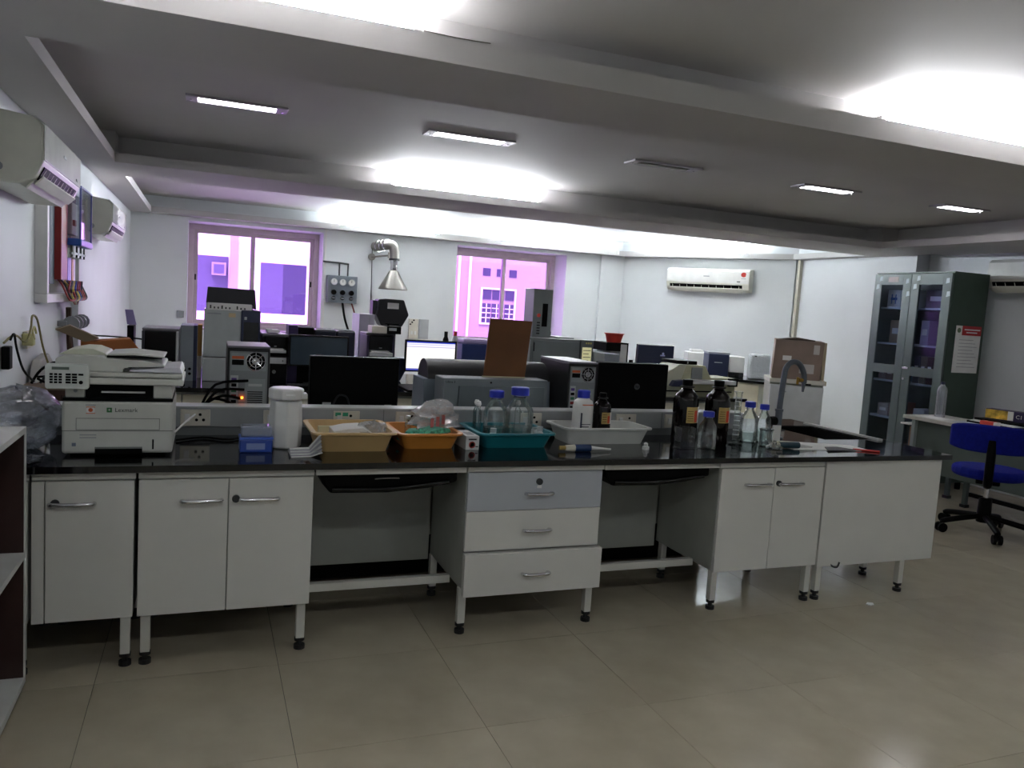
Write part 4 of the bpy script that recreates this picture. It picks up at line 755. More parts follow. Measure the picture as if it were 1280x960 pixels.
t = T('pump_column', 'narrow grey column with dark valves beside the black printer', 'instrument', (-0.19, 7.05, Z2)); B('column', mat('mid_grey_paint', '7e858c', 0.45), t, 0, 0.10, 0, 0.45, 0.15, 0.46, 0.004); B('foot_block', mat('mid_grey_paint', '7e858c'), t, 0.035, 0.10, 0.0, 0.4, 0, 0.15); O('valve', MB().cyl((0.02, -0.03, 0.09), (0.02, 0.02, 0.09), 0.026, n=12).cyl((0.02, -0.03, 0.035), (0.02, 0.02, 0.035), 0.022, n=12), black, t); O('port', MB().cyl((0.075, -0.005, 0.10), (0.075, 0.0, 0.10), 0.012, n=10).cyl((0.075, -0.005, 0.06), (0.075, 0.0, 0.06), 0.012, n=10), black, t)
B('dark_side', navy, t, 0.10, 0.128, 0.02, 0.45, 0, 0.46)
tag(B('carton_stack', mat('tan_carton', 'b58a4a', 0.7), None, -0.06, -0.024, 7.3, 7.5, Z2+0.19, Z2+0.46, 0.002), 'tan carton squeezed between grey column and chromatograph', 'carton')
tag(B('bench_socket_box', ivory, None, -0.06, -0.024, 7.3, 7.5, Z2, Z2+0.19, 0.003), 'ivory socket box under the tan carton', 'socket')
# laser printers
def laser(label, p, wd, h, d, bm, rz=0.0):
    t = T('laser_printer', label, 'printer', p, rz, 'black laser printers on the rear bench')
    B('left_cheek', bm, t, 0, 0.02, 0, d, 0, h, 0.005); B('right_cheek', ltgrey if wd > 0.265 else bm, t, wd-0.02, wd, 0, d, 0, h, 0.005); B('back_shell', bm, t, 0.02, wd-0.02, d*0.4, d, 0, h-0.005); B('top_cover', mat('printer_top_grey', '77767c', 0.4), t, -0.002, wd+0.002, 0.05, d, h, h+0.022, 0.008)
    B('front_door', black_g, t, 0.02, wd-0.02, 0.012, d*0.4, h*0.42, h-0.002, 0.004); B('input_tray', ltgrey, t, 0.02, wd-0.02, -0.03, d*0.4, h*0.19, h*0.34, 0.004); O('paper_slot', MB().box(0.04, wd*0.8, -0.02, d*0.3, h*0.345, h*0.40), paper, t); B('base_slot', black, t, 0.02, wd-0.02, 0.0, d*0.4, 0.0, h*0.19)
    B('logo', grey, t, wd*0.45, wd*0.55, 0.01, 0.012, h*0.5, h*0.53)
    return t
laser('black laser printer with white sheet in its tray beside the narrow grey column', (-0.47, 6.9, Z2), 0.27, 0.41, 0.52, mat('printer_dark_side', '24262e', 0.45))
laser('small black printer on top of the silver computer by the chromatograph', (0.455, 7.02, 1.13), 0.215, 0.17, 0.4, black)
laser('black laser printer under the router below the hexagonal instrument', (1.40, 7.3, 1.10), 0.26, 0.235, 0.4, mat('printer_violet_side', '2b2440', 0.45))
tag(B('printer_stand', mat('stand_black', '101014', 0.5), None, 1.38, 1.68, 7.28, 7.7, Z2, 1.10, 0.003), 'dark stand box under the printer below the hexagonal instrument', 'stand')
t = T('phone_tray', 'dark handset tray standing behind the black printer', 'tray', (-0.60, 7.2, Z2+0.0)); B('post', black, t, 0.0, 0.05, 0.0, 0.2, 0, 0.43); O('screen_flap', MB().add([(0.0, -0.01, 0.44), (0.07, -0.01, 0.44), (0.04, 0.02, 0.56), (-0.02, 0.02, 0.56), (0.0, 0.0, 0.44), (0.07, 0.0, 0.44), (0.04, 0.03, 0.56), (-0.02, 0.03, 0.56)], [(0,1,2,3),(4,7,6,5),(0,4,5,1),(1,5,6,2),(2,6,7,3),(3,7,4,0)]), mat('violet_grey_flap', '8a80b0', 0.4), t)
tag(O('bundled_bags', blob(0.16, 0.16, 0.14, 44, 0.3, 22), mat('crumpled_grey_film', 'a3a0a6', 0.35, bump=0.6, bscale=20), loc=(-0.68, 6.8, Z2), smooth=25), 'crumpled grey plastic bags heaped beside the black printer', 'bag')
tag(B('grey_carton', mat('grey_carton', '8c8680', 0.7), None, -0.74, -0.5, 5.55, 5.85, 1.053, 1.19, 0.003), 'plain grey carton under the brown paper parcel', 'carton')
t = T('brown_parcel', 'open brown paper parcel lying on the grey carton behind the copier', 'parcel', (-0.72, 5.55, 1.192), 0.15); O('carton', MB().prism([(0, 0.0), (0.0, 0.10), (0.28, 0.13), (0.34, 0.05), (0.34, 0.0)], 0, 0.16, 'y'), mat('brown_parcel_paper', '9a5a28', 0.7), t, 0.004); O('flap', MB().prism([(-0.14, 0.17), (0.02, 0.10), (0.10, 0.125), (-0.06, 0.20)], 0.0, 0.16, 'y'), mat('grey_brown_card', '7a6a54', 0.7), t)
# silver/black PC, monitor on the rear bench
t = T('silver_black_computer', 'black computer tower with silver drive bay facing the island', 'computer', (0.475, 7.0, Z2)); B('case', black, t, 0, 0.185, 0.01, 0.42, 0, 0.228, 0.004); B('drive_bay', ltgrey, t, 0.004, 0.181, 0.0, 0.01, 0.17, 0.222, 0.003); B('front', black_g, t, 0.004, 0.181, 0.003, 0.01, 0.005, 0.168, 0.003); O('power_button', MB().cyl((0.08, -0.003, 0.10), (0.08, 0.003, 0.10), 0.016, n=16), chrome, t); O('eject_key', MB().cyl((0.15, -0.002, 0.195), (0.15, 0.0, 0.195), 0.006, n=8), dkgrey, t)
tag(B('paper_ream', paper, None, 0.50, 0.60, 7.1, 7.35, 1.33, 1.352), 'small white paper pad on the printer by the chromatograph', 'paper')
refl = mat('grey_reflecting_screen', '3b4650', 0.1)
monitor('grey-screened monitor draped with dark pouches on the rear bench', (0.92, 6.95, Z2), 0.505, 0.27, 0.16, 0, False, scm=refl)
tag(B('violet_speaker', mat('dark_violet_case', '2a1c4a', 0.4), None, 0.68, 0.76, 7.15, 7.4, Z2, 1.40, 0.004), 'tall dark violet case beside the grey-screened monitor', 'case')
t = T('dark_instrument', 'low dark instrument behind the grey-screened monitor', 'instrument', (0.76, 7.3, Z2)); B('case', black, t, 0, 0.16, 0, 0.35, 0, 0.48, 0.005); B('pouch', mat('navy_vinyl', '1c2030', 0.25), t, 0.16, 0.36, 0.0, 0.3, 0.0, 0.47, 0.02); B('pouch', mat('navy_vinyl', '1c2030'), t, 0.362, 0.53, 0.0, 0.3, 0, 0.47, 0.02)
t = T('keyboard', 'black keyboard lying before the grey-screened monitor', 'keyboard', (0.64, 6.66, Z2)); B('board', black, t, 0, 0.45, 0, 0.16, 0, 0.018, 0.004)
for r_ in range(4):
    for c_ in range(12): B('key', dkgrey, t, 0.012+0.0355*c_, 0.042+0.0355*c_, 0.014+0.035*r_, 0.043+0.035*r_, 0.018, 0.025)
t = T('hexagonal_instrument', 'black hexagonal instrument head with a white label', 'instrument', (1.595, 7.9, Z2))
O('head', MB().prism([(0.02, 0.775), (0.09, 0.785), (0.28, 0.78), (0.335, 0.63), (0.27, 0.51), (0.22, 0.495), (0.08, 0.50), (0.05, 0.52), (0.0, 0.62)], 0, 0.22, 'y'), mat('matte_black_shell', '0a0a10', 0.35), t, 0.012, seg=3)
B('side_rail', dkgrey, t, -0.03, 0.01, 0.05, 0.2, 0.62, 0.76); B('label', paper, t, 0.11, 0.225, -0.003, 0.0, 0.685, 0.745); B('stand', dkgrey, t, 0.13, 0.22, 0.06, 0.18, 0, 0.52)
t = T('white_cabinet_case', 'white tall case with violet shaded side by the hexagonal instrument', 'case', (1.40, 7.75, Z2)); B('case', mat('pale_violet_white', 'b7b3c4', 0.5), t, 0, 0.15, 0, 0.4, 0, 0.62, 0.004); B('door_seam', grey, t, 0.1, 0.103, -0.001, 0.0, 0.02, 0.6)
t = T('router', 'grey and black router stacked on the black printer', 'router', (1.43, 7.25, 1.36)); B('grey_box', ivory, t, 0, 0.14, 0, 0.2, 0, 0.065, 0.003); B('black_box', black, t, 0.14, 0.27, -0.02, 0.2, 0.0, 0.07, 0.003); B('label', grey, t, 0.155, 0.225, -0.022, -0.02, 0.03, 0.055); B('antenna', black, t, 0.13, 0.26, 0.05, 0.07, 0.085, 0.095); B('mount', black, t, 0.15, 0.17, 0.05, 0.07, 0.07, 0.09)
tag(O('dark_cushion', MB().prism([(0, 0), (0.10, 0.0), (0.16, 0.12), (0.14, 0.22), (0.02, 0.23)], 0, 0.06, 'y'), navy, loc=(1.665, 7.45, Z2+0.0), bev=0.01), 'dark navy padded hump beside the lit monitor', 'cushion')
scr = bpy.data.materials.new('lit_spreadsheet_screen'); scr.use_nodes = True
N = scr.node_tree.nodes; Lk = scr.node_tree.links; N.remove(N['Principled BSDF'])
e = N.new('ShaderNodeEmission'); e.inputs[1].default_value = 0.26; tc = N.new('ShaderNodeTexCoord'); sp = N.new('ShaderNodeSeparateXYZ'); rp = N.new('ShaderNodeValToRGB'); rp.color_ramp.interpolation = 'CONSTANT'
els = rp.color_ramp.elements; els[0].position = 0; els[0].color = lin('4a50b0'); els[1].position = 0.06; els[1].color = lin('fffaf4')
for ps, c_ in ((0.55, 'f3e9ea'), (0.58, 'fffaf6'), (0.80, 'b9b6d8'), (0.83, 'f4f0fa'), (0.88, 'c9c4ea'), (0.91, 'e8e6f8'), (0.95, '2c3aa8')):
    q = els.new(ps); q.color = lin(c_)
Lk.new(tc.outputs['Generated'], sp.inputs[0]); Lk.new(sp.outputs[2], rp.inputs[0]); Lk.new(rp.outputs[0], e.inputs[0]); Lk.new(e.outputs[0], N['Material Output'].inputs[0])
monitor('lit monitor showing a white spreadsheet screen beside the roll-top instrument', (2.0, 7.25, Z2), 0.50, 0.30, 0.115, 0, False, scm=scr)
t = T('desk_clutter_bottles', 'dark bottle with a red topped vial by the lit monitor', 'bottle', (2.2, 7.45, Z2)); O('bottle', MB().lathe([(0.03, 0), (0.03, 0.42), (0.018, 0.45), (0.018, 0.5)], 12), black, t, smooth=40)
t = T('red_cap_vial', 'pale vial with red cap next to the dark bottle', 'vial', (2.31, 7.5, Z2)); O('vial', MB().lathe([(0.03, 0), (0.03, 0.42), (0.02, 0.46)], 12), ltgrey, t, smooth=40); O('cap', MB().lathe([(0.018, 0.46), (0.018, 0.505)], 12), red_m, t)
tag(B('reflection_cover_mat', black, None, 1.64, 2.02, 6.60, 7.10, Z2, Z2+0.012, 0.003), 'black mat on the rear bench before the lit monitor', 'mat')  # mat added to cover the bright wall reflection in the granite
for k, (x, z, mm) in enumerate(((1.73, 0.0, white_p), (1.80, 0.0, ltgrey), (1.87, 0.0, paper))):
    t = T('sample_cup', ('white sample cup', 'grey sample cup', 'crumpled tissue cup')[k] + ' on the rear bench before the lit monitor', 'cup', (x, 6.72, Z2+0.012)); O('cup', MB().lathe([(0.018, 0), (0.024, 0.05), (0.022, 0.05), (0.016, 0.004)], 12), mm, t, smooth=40); O('ring', MB().lathe([(0.024, 0.045), (0.027, 0.05), (0.024, 0.055)], 12), mm, t)
t = T('blue_crate', 'blue crate with pale bag under the second window', 'crate', (2.42, 7.6, Z2)); B('crate', mat('blue_crate', '22346e', 0.5), t, 0, 0.34, 0, 0.3, 0, 0.38, 0.008); O('pale_lid', MB().box(0.02, 0.30, 0.02, 0.28, 0.38, 0.43), mat('pale_violet_bag', 'b8a8d0', 0.4), t, 0.02)
# GC stack
gg = mat('gc_grey', '7d8384', 0.45)
t = T('gas_chromatograph', 'wide grey chromatograph oven with a yellow-lit control panel', 'instrument', (3.06, 7.35, Z2))
B('oven', gg, t, 0, 0.56, 0.01, 0.55, 0, 0.485, 0.008); O('oven_door', MB().box(0.03, 0.54, 0, 0.01, 0.02, 0.46), mat('gc_door_grey', '757c7e', 0.45), t, 0.006); B('door_grip', black, t, 0.035, 0.045, -0.004, 0.0, 0.35, 0.44); B('control_panel', mat('gc_panel_grey', '62686a', 0.5), t, 0.565, 0.71, 0.0, 0.55, 0.0, 0.485, 0.004)
cp = B('display', mat('pale_yellow_panel', 'd4d0a0', 0.5, emit=0.12), t, 0.585, 0.69, -0.004, 0, 0.25, 0.41)
for k in range(4): B('display_line', txt, cp, 0.595, 0.66 + 0.02*(k % 2), -0.006, -0.004, 0.27+0.035*k, 0.277+0.035*k)
for k in range(3): B('indicator', mat('olive_yellow', 'c8c070', 0.5), t, 0.62+0.025*k, 0.637+0.025*k, -0.003, 0, 0.445, 0.462)
for k in range(4): B('key', dkgrey, t, 0.59+0.025*k, 0.608+0.025*k, -0.003, 0, 0.205, 0.22)
B('lid_slab', gg, t, 0.345, 0.53, 0.1, 0.5, 0.485, 0.50)
t = T('autosampler_tower', 'tall grey autosampler tower with a dark slot on the chromatograph', 'instrument', (3.17, 7.6, Z2+0.486)); B('tower', gg, t, 0, 0.215, 0, 0.25, 0, 0.50, 0.005); B('slot', black, t, 0.105, 0.165, -0.003, 0.0, 0.11, 0.35); O('red_button', MB().cyl((0.065, -0.01, 0.225), (0.065, 0, 0.225), 0.02, n=12), red_m, t)
for k in range(5): B('key', dkgrey, t, 0.05, 0.085, -0.003, 0, 0.03+0.028*k, 0.045+0.028*k)
B('side_knob', black, t, -0.03, 0.0, 0.05, 0.1, 0.03, 0.08); B('side_knob', black, t, 0.215, 0.24, 0.05, 0.1, 0.02, 0.06)
t = T('detector_box', 'light grey instrument box behind the brown folder', 'instrument', (2.76, 7.3, Z2)); B('case', ltgrey, t, 0, 0.28, 0, 0.4, 0, 0.47, 0.005)
for k in range(6): B('vent', dkgrey, t, 0.01, 0.05, -0.002, 0, 0.28+0.025*k, 0.292+0.025*k)
O('handle_hose', MB().tube([(0.09, 0.1, 0.47), (0.09, 0.1, 0.54), (0.13, 0.1, 0.57), (0.19, 0.1, 0.56)], 0.012, 8), dkgrey, t)
t = T('pale_module', 'pale grey module beside the chromatograph control panel', 'instrument', (3.78, 7.1, Z2)); B('case', mat('pale_blue_grey', '8f979e', 0.45), t, 0, 0.17, 0, 0.5, 0, 0.37, 0.005); B('seam', grey, t, 0.02, 0.15, -0.001, 0, 0.27, 0.274)
t = T('black_rack', 'black and white rack carrying the red basket', 'rack', (3.97, 7.35, Z2)); B('body', ltgrey, t, 0.0, 0.17, 0, 0.3, 0, 0.385, 0.003); B('black_head', black, t, -0.06, 0.11, -0.03, 0.28, 0.385, 0.475, 0.004); B('white_front', white_p, t, 0.11, 0.19, -0.02, 0.28, 0.08, 0.46, 0.003); B('black_post', black, t, 0.19, 0.205, -0.02, 0.28, 0, 0.475); B('top_plate', black, t, 0.10, 0.205, -0.02, 0.28, 0.46, 0.475); O('jar', MB().cyl((0.26, 0.0, 0.0), (0.26, 0, 0.30), 0.03, 0.022, n=10), black, t)
t = T('red_basket', 'small red plastic basket on top of the black rack', 'basket', (4.06, 7.45, Z2+0.475)); O('bowl', MB().lathe([(0.075, 0), (0.098, 0.085), (0.108, 0.088), (0.108, 0.095), (0.094, 0.093), (0.07, 0.006)], 20), red_m, t, smooth=35); O('contents', MB().lathe([(0.07, 0.01), (0.085, 0.05)], 14), paper_y, t)
lp = monitor('small navy-backed monitor with a bright emblem behind the island', (4.61, 7.5, Z2), 0.45, 0.32, 0.145, 0.0)
for o in lp.children:
    if o.name.startswith('back_shell'): o.data.materials[0] = mat('navy_shell', '20294a', 0.35)
B('emblem', mat('bright_emblem', 'b9c0f0', 0.4), lp, 0.05, 0.11, -0.030, -0.028, 0.345, 0.36); O('emblem_ring', MB().cyl((0.085, -0.030, 0.372), (0.085, -0.028, 0.372), 0.014, n=12), mat('bright_emblem', 'b9c0f0'), lp)
# beige analyser
t = T('beige_analyser', 'large beige stepped instrument with dark visor behind the brown bottles', 'instrument', (4.2, 6.62, Z2))
O('body', MB().prism([(0.0, 0.0), (0.06, 0.30), (0.18, 0.385), (0.52, 0.385), (0.60, 0.24), (0.93, 0.24), (0.93, 0.0)], 0.02, 0.35, 'y'), beige_m, t, 0.01)
O('pale_flank', MB().prism([(-0.004, 0.0), (0.056, 0.30), (0.176, 0.388), (0.27, 0.388), (0.22, 0.22), (0.20, 0.0)], 0.012, 0.3, 'y'), mat('pale_beige', 'b9bba8', 0.5), t, 0.004)
B('window_panel', mat('grey_panel', '7f8484', 0.4), t, 0.34, 0.48, 0.008, 0.02, 0.22, 0.36, 0.004); B('shelf', ltgrey, t, 0.27, 0.86, -0.08, 0.3, 0.165, 0.215, 0.005); B('dark_visor', black, t, 0.21, 0.47, 0.1, 0.4, 0.385, 0.43, 0.006); B('visor_mark', ltgrey, t, 0.34, 0.35, 0.096, 0.1, 0.395, 0.42)
O('navy_cover', MB().prism([(0.06, 0.13), (0.10, 0.20), (0.22, 0.21), (0.30, 0.16), (0.28, 0.12)], -0.05, 0.02, 'y'), navy, t, 0.01); B('black_strip', black, t, 0.01, 0.88, 0.005, 0.02, 0.06, 0.075); B('black_end', black, t, 0.82, 0.93, -0.02, 0.02, 0.14, 0.24, 0.004)
t.scale = (0.92, 1, 0.82)
# ================================================================== ANGLED BENCH, FRIDGE, CARTON
t = T('angled_bench', 'cream cabinet bench with black top along the angled wall', 'bench', ch(0.35, 1.17, 0), CA)
B('top', granite, t, -0.35, 2.45, 0, 0.9, 0.865, 0.9, 0.003); B('carcass', cream, t, -0.3, 2.3, 0.05, 0.88, 0.1, 0.865)
for k in range(4):
    d = B('door', mat('cream_door', 'b9b4a0', 0.5), t, -0.28+0.65*k, 0.35+0.65*k, 0.03, 0.05, 0.12, 0.85, 0.003); B('label', grey, d, -0.1+0.65*k, 0.05+0.65*k, 0.028, 0.03, 0.72, 0.735)
t = T('blue_white_printer', 'blue and white desktop printer on the angled bench', 'printer', (6.53, 9.21, 0.9), CA + 0.5)
B('blue_front', navy, t, 0, 0.28, 0, 0.4, 0.0, 0.31, 0.008); B('logo', ltgrey, t, 0.08, 0.19, -0.002, 0, 0.19, 0.20); B('white_body', white_p, t, 0.28, 0.50, 0.02, 0.42, 0.07, 0.29, 0.01); B('grey_top', grey, t, 0.0, 0.30, 0.05, 0.42, 0.31, 0.335, 0.005); B('foot', dkgrey, t, 0.30, 0.38, 0.05, 0.38, 0, 0.07); B('foot', dkgrey, t, 0.44, 0.50, 0.02, 0.40, 0, 0.07, 0.01)
t = T('white_centrifuge', 'low white instrument behind the blue and white printer', 'instrument', (6.5, 9.68, 0.9), CA + 0.5); B('case', white_p, t, 0, 0.36, 0, 0.35, 0, 0.30, 0.01); B('papers', paper, t, 0.06, 0.22, 0.05, 0.3, 0.30, 0.335)
t = T('bubble_wrapped_block', 'white bubble-wrapped block between printer and carton', 'package', (7.0, 8.92, 0.9), CA + 0.5); O('wrap', MB().box(0, 0.28, 0, 0.15, 0, 0.35), mat('bubble_wrap', 'cdd2d6', 0.25, bump=0.8, bscale=45), t, 0.03); B('hole', dkgrey, t, 0.06, 0.09, -0.001, 0.01, 0.31, 0.325)
FA = math.radians(-32)
t = T('mini_fridge', 'white fridge with wooden-edged top under the brown carton', 'fridge', (5.70, 6.89, 0), FA)
B('body', mat('fridge_side_grey', '9fa497', 0.45), t, 0, 0.55, 0.04, 0.5, 0.03, 1.05, 0.006); B('door', mat('fridge_white', 'c6cacb', 0.35), t, 0, 0.55, 0, 0.04, 0.05, 1.03, 0.01); B('top', mat('fridge_top_white', 'cfcdc2', 0.5), t, -0.012, 0.562, -0.01, 0.5, 1.05, 1.095, 0.004); B('top_edge', mat('wooden_edge', '9a8448', 0.6), t, 0.562, 0.568, -0.01, 0.5, 1.05, 1.095); B('badge', grey, t, 0.1, 0.17, -0.002, 0, 0.95, 0.965)
for x in (0.05, 0.5): O('foot', MB().cyl((x, 0.1, 0), (x, 0.1, 0.04), 0.02, n=8), black, t)
t = T('brown_carton', 'dented brown carton with white labels on the fridge', 'carton', (5.72, 6.91, 1.095), FA)
cbm = mat('brown_cardboard', '86756a', 0.75, var=0.12, scale=4); cbs = mat('tan_cardboard_side', 'a39880', 0.75, var=0.08)
O('carton', MB().add([(0.0,0,0),(0.50,0,0),(0.54,0.4,0),(0.04,0.4,0),(0.015,0.0,0.42),(0.515,-0.005,0.415),(0.55,0.4,0.42),(0.05,0.4,0.425)], [(0,3,2,1),(4,5,6,7),(0,1,5,4),(1,2,6,5),(2,3,7,6),(3,0,4,7)]), cbm, t, 0.004)
B('side_sheet', cbs, t, 0.515, 0.545, 0.02, 0.38, 0.01, 0.41); B('label', paper, t, 0.10, 0.19, -0.005, 0.002, 0.20, 0.25); B('label', mat('torn_label', 'b9b4b0', 0.6), t, 0.28, 0.43, -0.006, 0.002, 0.07, 0.17); B('torn_patch', mat('torn_label', 'b9b4b0'), t, 0.41, 0.47, -0.009, 0.0, 0.28, 0.38)
O('top_flap', MB().prism([(0.05, 0.42), (0.25, 0.45), (0.42, 0.43), (0.42, 0.42)], 0.02, 0.3, 'y'), mat('dark_flap', '4c4038', 0.8), t)
# ================================================================== STEEL CUPBOARD
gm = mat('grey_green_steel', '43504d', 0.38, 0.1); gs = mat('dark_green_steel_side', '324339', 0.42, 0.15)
AW, AD, AH = 1.03, 0.54, 2.34; AX, AY = 7.25, 7.12
t = T('steel_cupboard', 'tall grey-green steel cupboard with glass-panelled doors', 'cupboard', (AX, AY, 0), -R90)
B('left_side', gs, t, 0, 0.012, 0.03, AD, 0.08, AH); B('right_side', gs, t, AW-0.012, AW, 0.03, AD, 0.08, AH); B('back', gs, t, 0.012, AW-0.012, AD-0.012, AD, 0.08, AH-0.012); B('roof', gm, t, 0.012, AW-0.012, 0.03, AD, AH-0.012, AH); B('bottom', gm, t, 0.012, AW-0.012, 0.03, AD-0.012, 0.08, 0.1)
for x in (0.02, AW-0.06):
    for y in (0.05, AD-0.09): B('foot', black, t, x, x+0.04, y, y+0.04, 0, 0.08)
for z in (1.95, 1.545, 1.12, 0.70): B('shelf', mat('shelf_pale_steel', '8d999a', 0.4, 0.2), t, 0.014, AW-0.014, 0.06, AD-0.02, z-0.02, z)
cg = thin('cupboard_glass', (0.75, 0.79, 0.88, 1), 0.0, 0.06, fk=0.03)
for k in range(2):
    a, b = (0.004, AW/2-0.003) if k == 0 else (AW/2+0.003, AW-0.004)
    m_ = MB(); sw = 0.105
    m_.box(a, a+sw, 0, 0.025, 0.1, AH-0.02); m_.box(b-sw, b, 0, 0.025, 0.1, AH-0.02)
    for (z0, z1) in ((0.1, 0.3), (1.2, 1.30), (2.20, AH-0.02)): m_.box(a+sw, b-sw, 0, 0.025, z0, z1)
    d = O('door', m_, gm, t, 0.002)
    for (z0, z1) in ((0.3, 1.2), (1.30, 2.20)): B('pane', cg, d, a+sw, b-sw, 0.010, 0.014, z0, z1)
    if k == 0: B('name_plate', mat('pinkish_plate', 'a99a96', 0.5), d, 0.2, 0.34, -0.002, 0, 2.23, 2.29)
    if k == 1: B('handle', chrome, d, a+0.01, a+0.09, -0.02, 0.0, 1.27, 1.295, 0.003); O('lock', MB().cyl((a+0.03, -0.008, 1.16), (a+0.03, 0, 1.16), 0.014, n=10), chrome, d)
    for (x, z) in ((a+0.05, 2.18), (a+0.09, 2.27), (b-0.03, 2.1), (b-0.05, 2.24)): O('tape_scrap', MB().prism([(x-0.02, z-0.03), (x+0.025, z-0.02), (x+0.02, z+0.03), (x-0.015, z+0.025)], -0.0012, 0.0, 'y'), mat('pale_tape', 'a8b6bc', 0.4), d)
def inb(name, label, cat, x, y, z, wd, d, h, m, det=None, rz=0.0):
    o = T(name, label, cat, (AX+y, AY-x, z), -R90 + rz); B('body', m, o, 0, wd, 0, d, 0, h, 0.004)
    if det: det(o, wd, h)
    else: B('label', paper, o, wd*0.2, wd*0.8, -0.002, 0, h*0.4, h*0.65)
    return o
hm = mat('blue_print', '2a62a8', 0.5)
def blueH(o, wd, h):
    for q in (0.3, 0.6): B('blue_mark', hm, o, wd*q, wd*(q+0.08), -0.002, 0, h*0.2, h*0.75)
    B('blue_mark', hm, o, wd*0.25, wd*0.75, -0.002, 0, h*0.42, h*0.56)
for k in range(2): inb('white_glove_box', 'white carton with blue mark on the top cupboard shelf', 'carton', 0.10+0.19*k, 0.12, 1.95, 0.18, 0.25, 0.20, white_p, blueH)['group'] = 'blue-marked cartons in the cupboard'
cm = [mat('dull_book_%d' % k, c_, 0.6) for k, c_ in enumerate(('3a3f4a', '6b6250', '4a2e2e', '26324e', '7c7468', '5a4a3a', 'a09a92', '33302e'))]
inb('tan_box', 'tan box on the second cupboard shelf', 'box', 0.16, 0.14, 1.545, 0.17, 0.2, 0.26, mat('tan_box', '8a7c60', 0.6))
inb('dark_bag', 'dark folded bag on the top cupboard shelf behind the glass', 'bag', 0.62, 0.12, 1.95, 0.30, 0.3, 0.2, mat('dark_bag', '14161e', 0.4))
inb('pale_carton', 'leaning pale carton on the second cupboard shelf', 'carton', 0.62, 0.1, 1.545, 0.09, 0.2, 0.27, mat('pale_carton', 'a8a4b8', 0.6), rz=0.2)
for k in range(4): inb('binder', ('dark blue', 'khaki', 'maroon', 'navy')[k] + ' binder standing on the middle cupboard shelf', 'binder', 0.58+0.085*k, 0.1, 1.12, 0.07, 0.25, 0.30, cm[k])
for k in range(3): inb('file_box', ('pale grey', 'brown', 'light blue')[k] + ' file box on the middle cupboard shelf under the name plate', 'file', 0.10+0.11*k, 0.1, 1.12, 0.10, 0.25, 0.17, (cm[4], cm[5], mat('light_blue_file', '6a86a4', 0.6))[k])
for k in range(4): inb('reagent_carton', ('small grey', 'rust brown', 'off-white', 'dark')[k] + ' carton on the lower cupboard shelf', 'carton', 0.12+0.2*k + (0.1 if k > 1 else 0), 0.12, 0.70, 0.15, 0.2, 0.14 + 0.04*(k % 2), (cm[6], mat('rust', '8a5038', 0.6), white_p, cm[7])[k])
for k in range(3): inb('floor_carton', ('brown', 'tan', 'black')[k] + ' carton on the cupboard bottom', 'carton', 0.1+0.3*k, 0.1, 0.10, 0.24, 0.3, 0.3, (cm[5], cm[1], cm[7])[k])
# notice on the near side of the cupboard
t = T('notice_poster', 'white notice with a red heading on the cupboard side', 'poster', (AX+0.13, AY-AW-0.002, 1.28)); B('sheet', paper, t, 0, 0.37, -0.002, 0, 0, 0.50); B('heading', mat('poster_red', 'a8262c', 0.6), t, 0.09, 0.37, -0.004, -0.002, 0.40, 0.50)
for k in range(2): B('heading_line', paper, t, 0.12+0.03*(1-k), 0.35-0.04*(1-k), -0.005, -0.004, 0.425+0.03*k, 0.437+0.03*k)
O('crest', MB().cyl((0.045, -0.004, 0.45), (0.045, -0.002, 0.45), 0.026, n=14), mat('crest_green', '5c6a52', 0.6), t)
for k in range(9): B('text_line', mat('pale_print', '9a9aa0', 0.7), t, 0.06, 0.33-0.03*(k % 3), -0.003, -0.002, 0.06+0.036*k, 0.066+0.036*k)
# ================================================================== DESK AND CHAIR
DX, DY, DZ = 6.67, 6.0, 0.84
t = T('office_desk', 'grey-green steel desk with pale worn top before the cupboard', 'desk', (DX, DY, 0), -R90)
B('top', mat('pale_desk_top', 'b4b2aa', 0.35, var=0.1), t, 0, 2.1, 0, 0.55, DZ-0.035, DZ, 0.004); B('modesty_panel', mat('desk_grey_green', '46504c', 0.5), t, 0.14, 2.05, 0.06, 0.075, 0.30, DZ-0.035); B('end_panel', mat('desk_pale_edge', '8f9a98', 0.45), t, 0.10, 0.14, 0.02, 0.5, 0.3, DZ-0.035)
B('brown_drawer', mat('brown_drawer', '7a5f45', 0.6), t, 0.03, 0.10, 0.08, 0.5, 0.45, 0.72); B('paper_shelf', paper, t, 0.0, 0.10, -0.02, 0.3, 0.745, 0.76)
for (x, y) in ((0.55, 0.32), (2.0, 0.32), (0.2, 0.5), (2.0, 0.5)):
    l = B('leg', gm, t, x-0.02, x+0.02, y-0.02, y+0.02, 0.03, DZ-0.035); B('foot', rubber, l, x-0.03, x+0.03, y-0.03, y+0.03, 0, 0.03)
B('cable_rail', black, t, 0.6, 2.05, 0.3, 0.33, 0.12, 0.16)
t = T('water_bottle', 'clear ribbed water bottle with navy cap on the desk', 'bottle', (DX+0.27, 5.80, DZ))
O('plastic', MB().lathe([(0.045, 0), (0.05, 0.01)] + [(0.05 - 0.004*(k % 2), 0.03+0.022*k) for k in range(10)] + [(0.05, 0.26), (0.042, 0.30), (0.02, 0.33), (0.018, 0.345)], 20), thin('pet_plastic', (0.88, 0.9, 0.95, 1), 0.12, 0.08, 0.2, 20, 0.2, 'c8ccd8'), t, smooth=50); O('cap', MB().lathe([(0.021, 0.335), (0.021, 0.36)], 14), navy, t)
t = T('purple_book_box', 'purple lever-arch box with fruit picture lying on the desk', 'box', (DX+0.42, 5.42, DZ+0.05), -R90+0.25); 
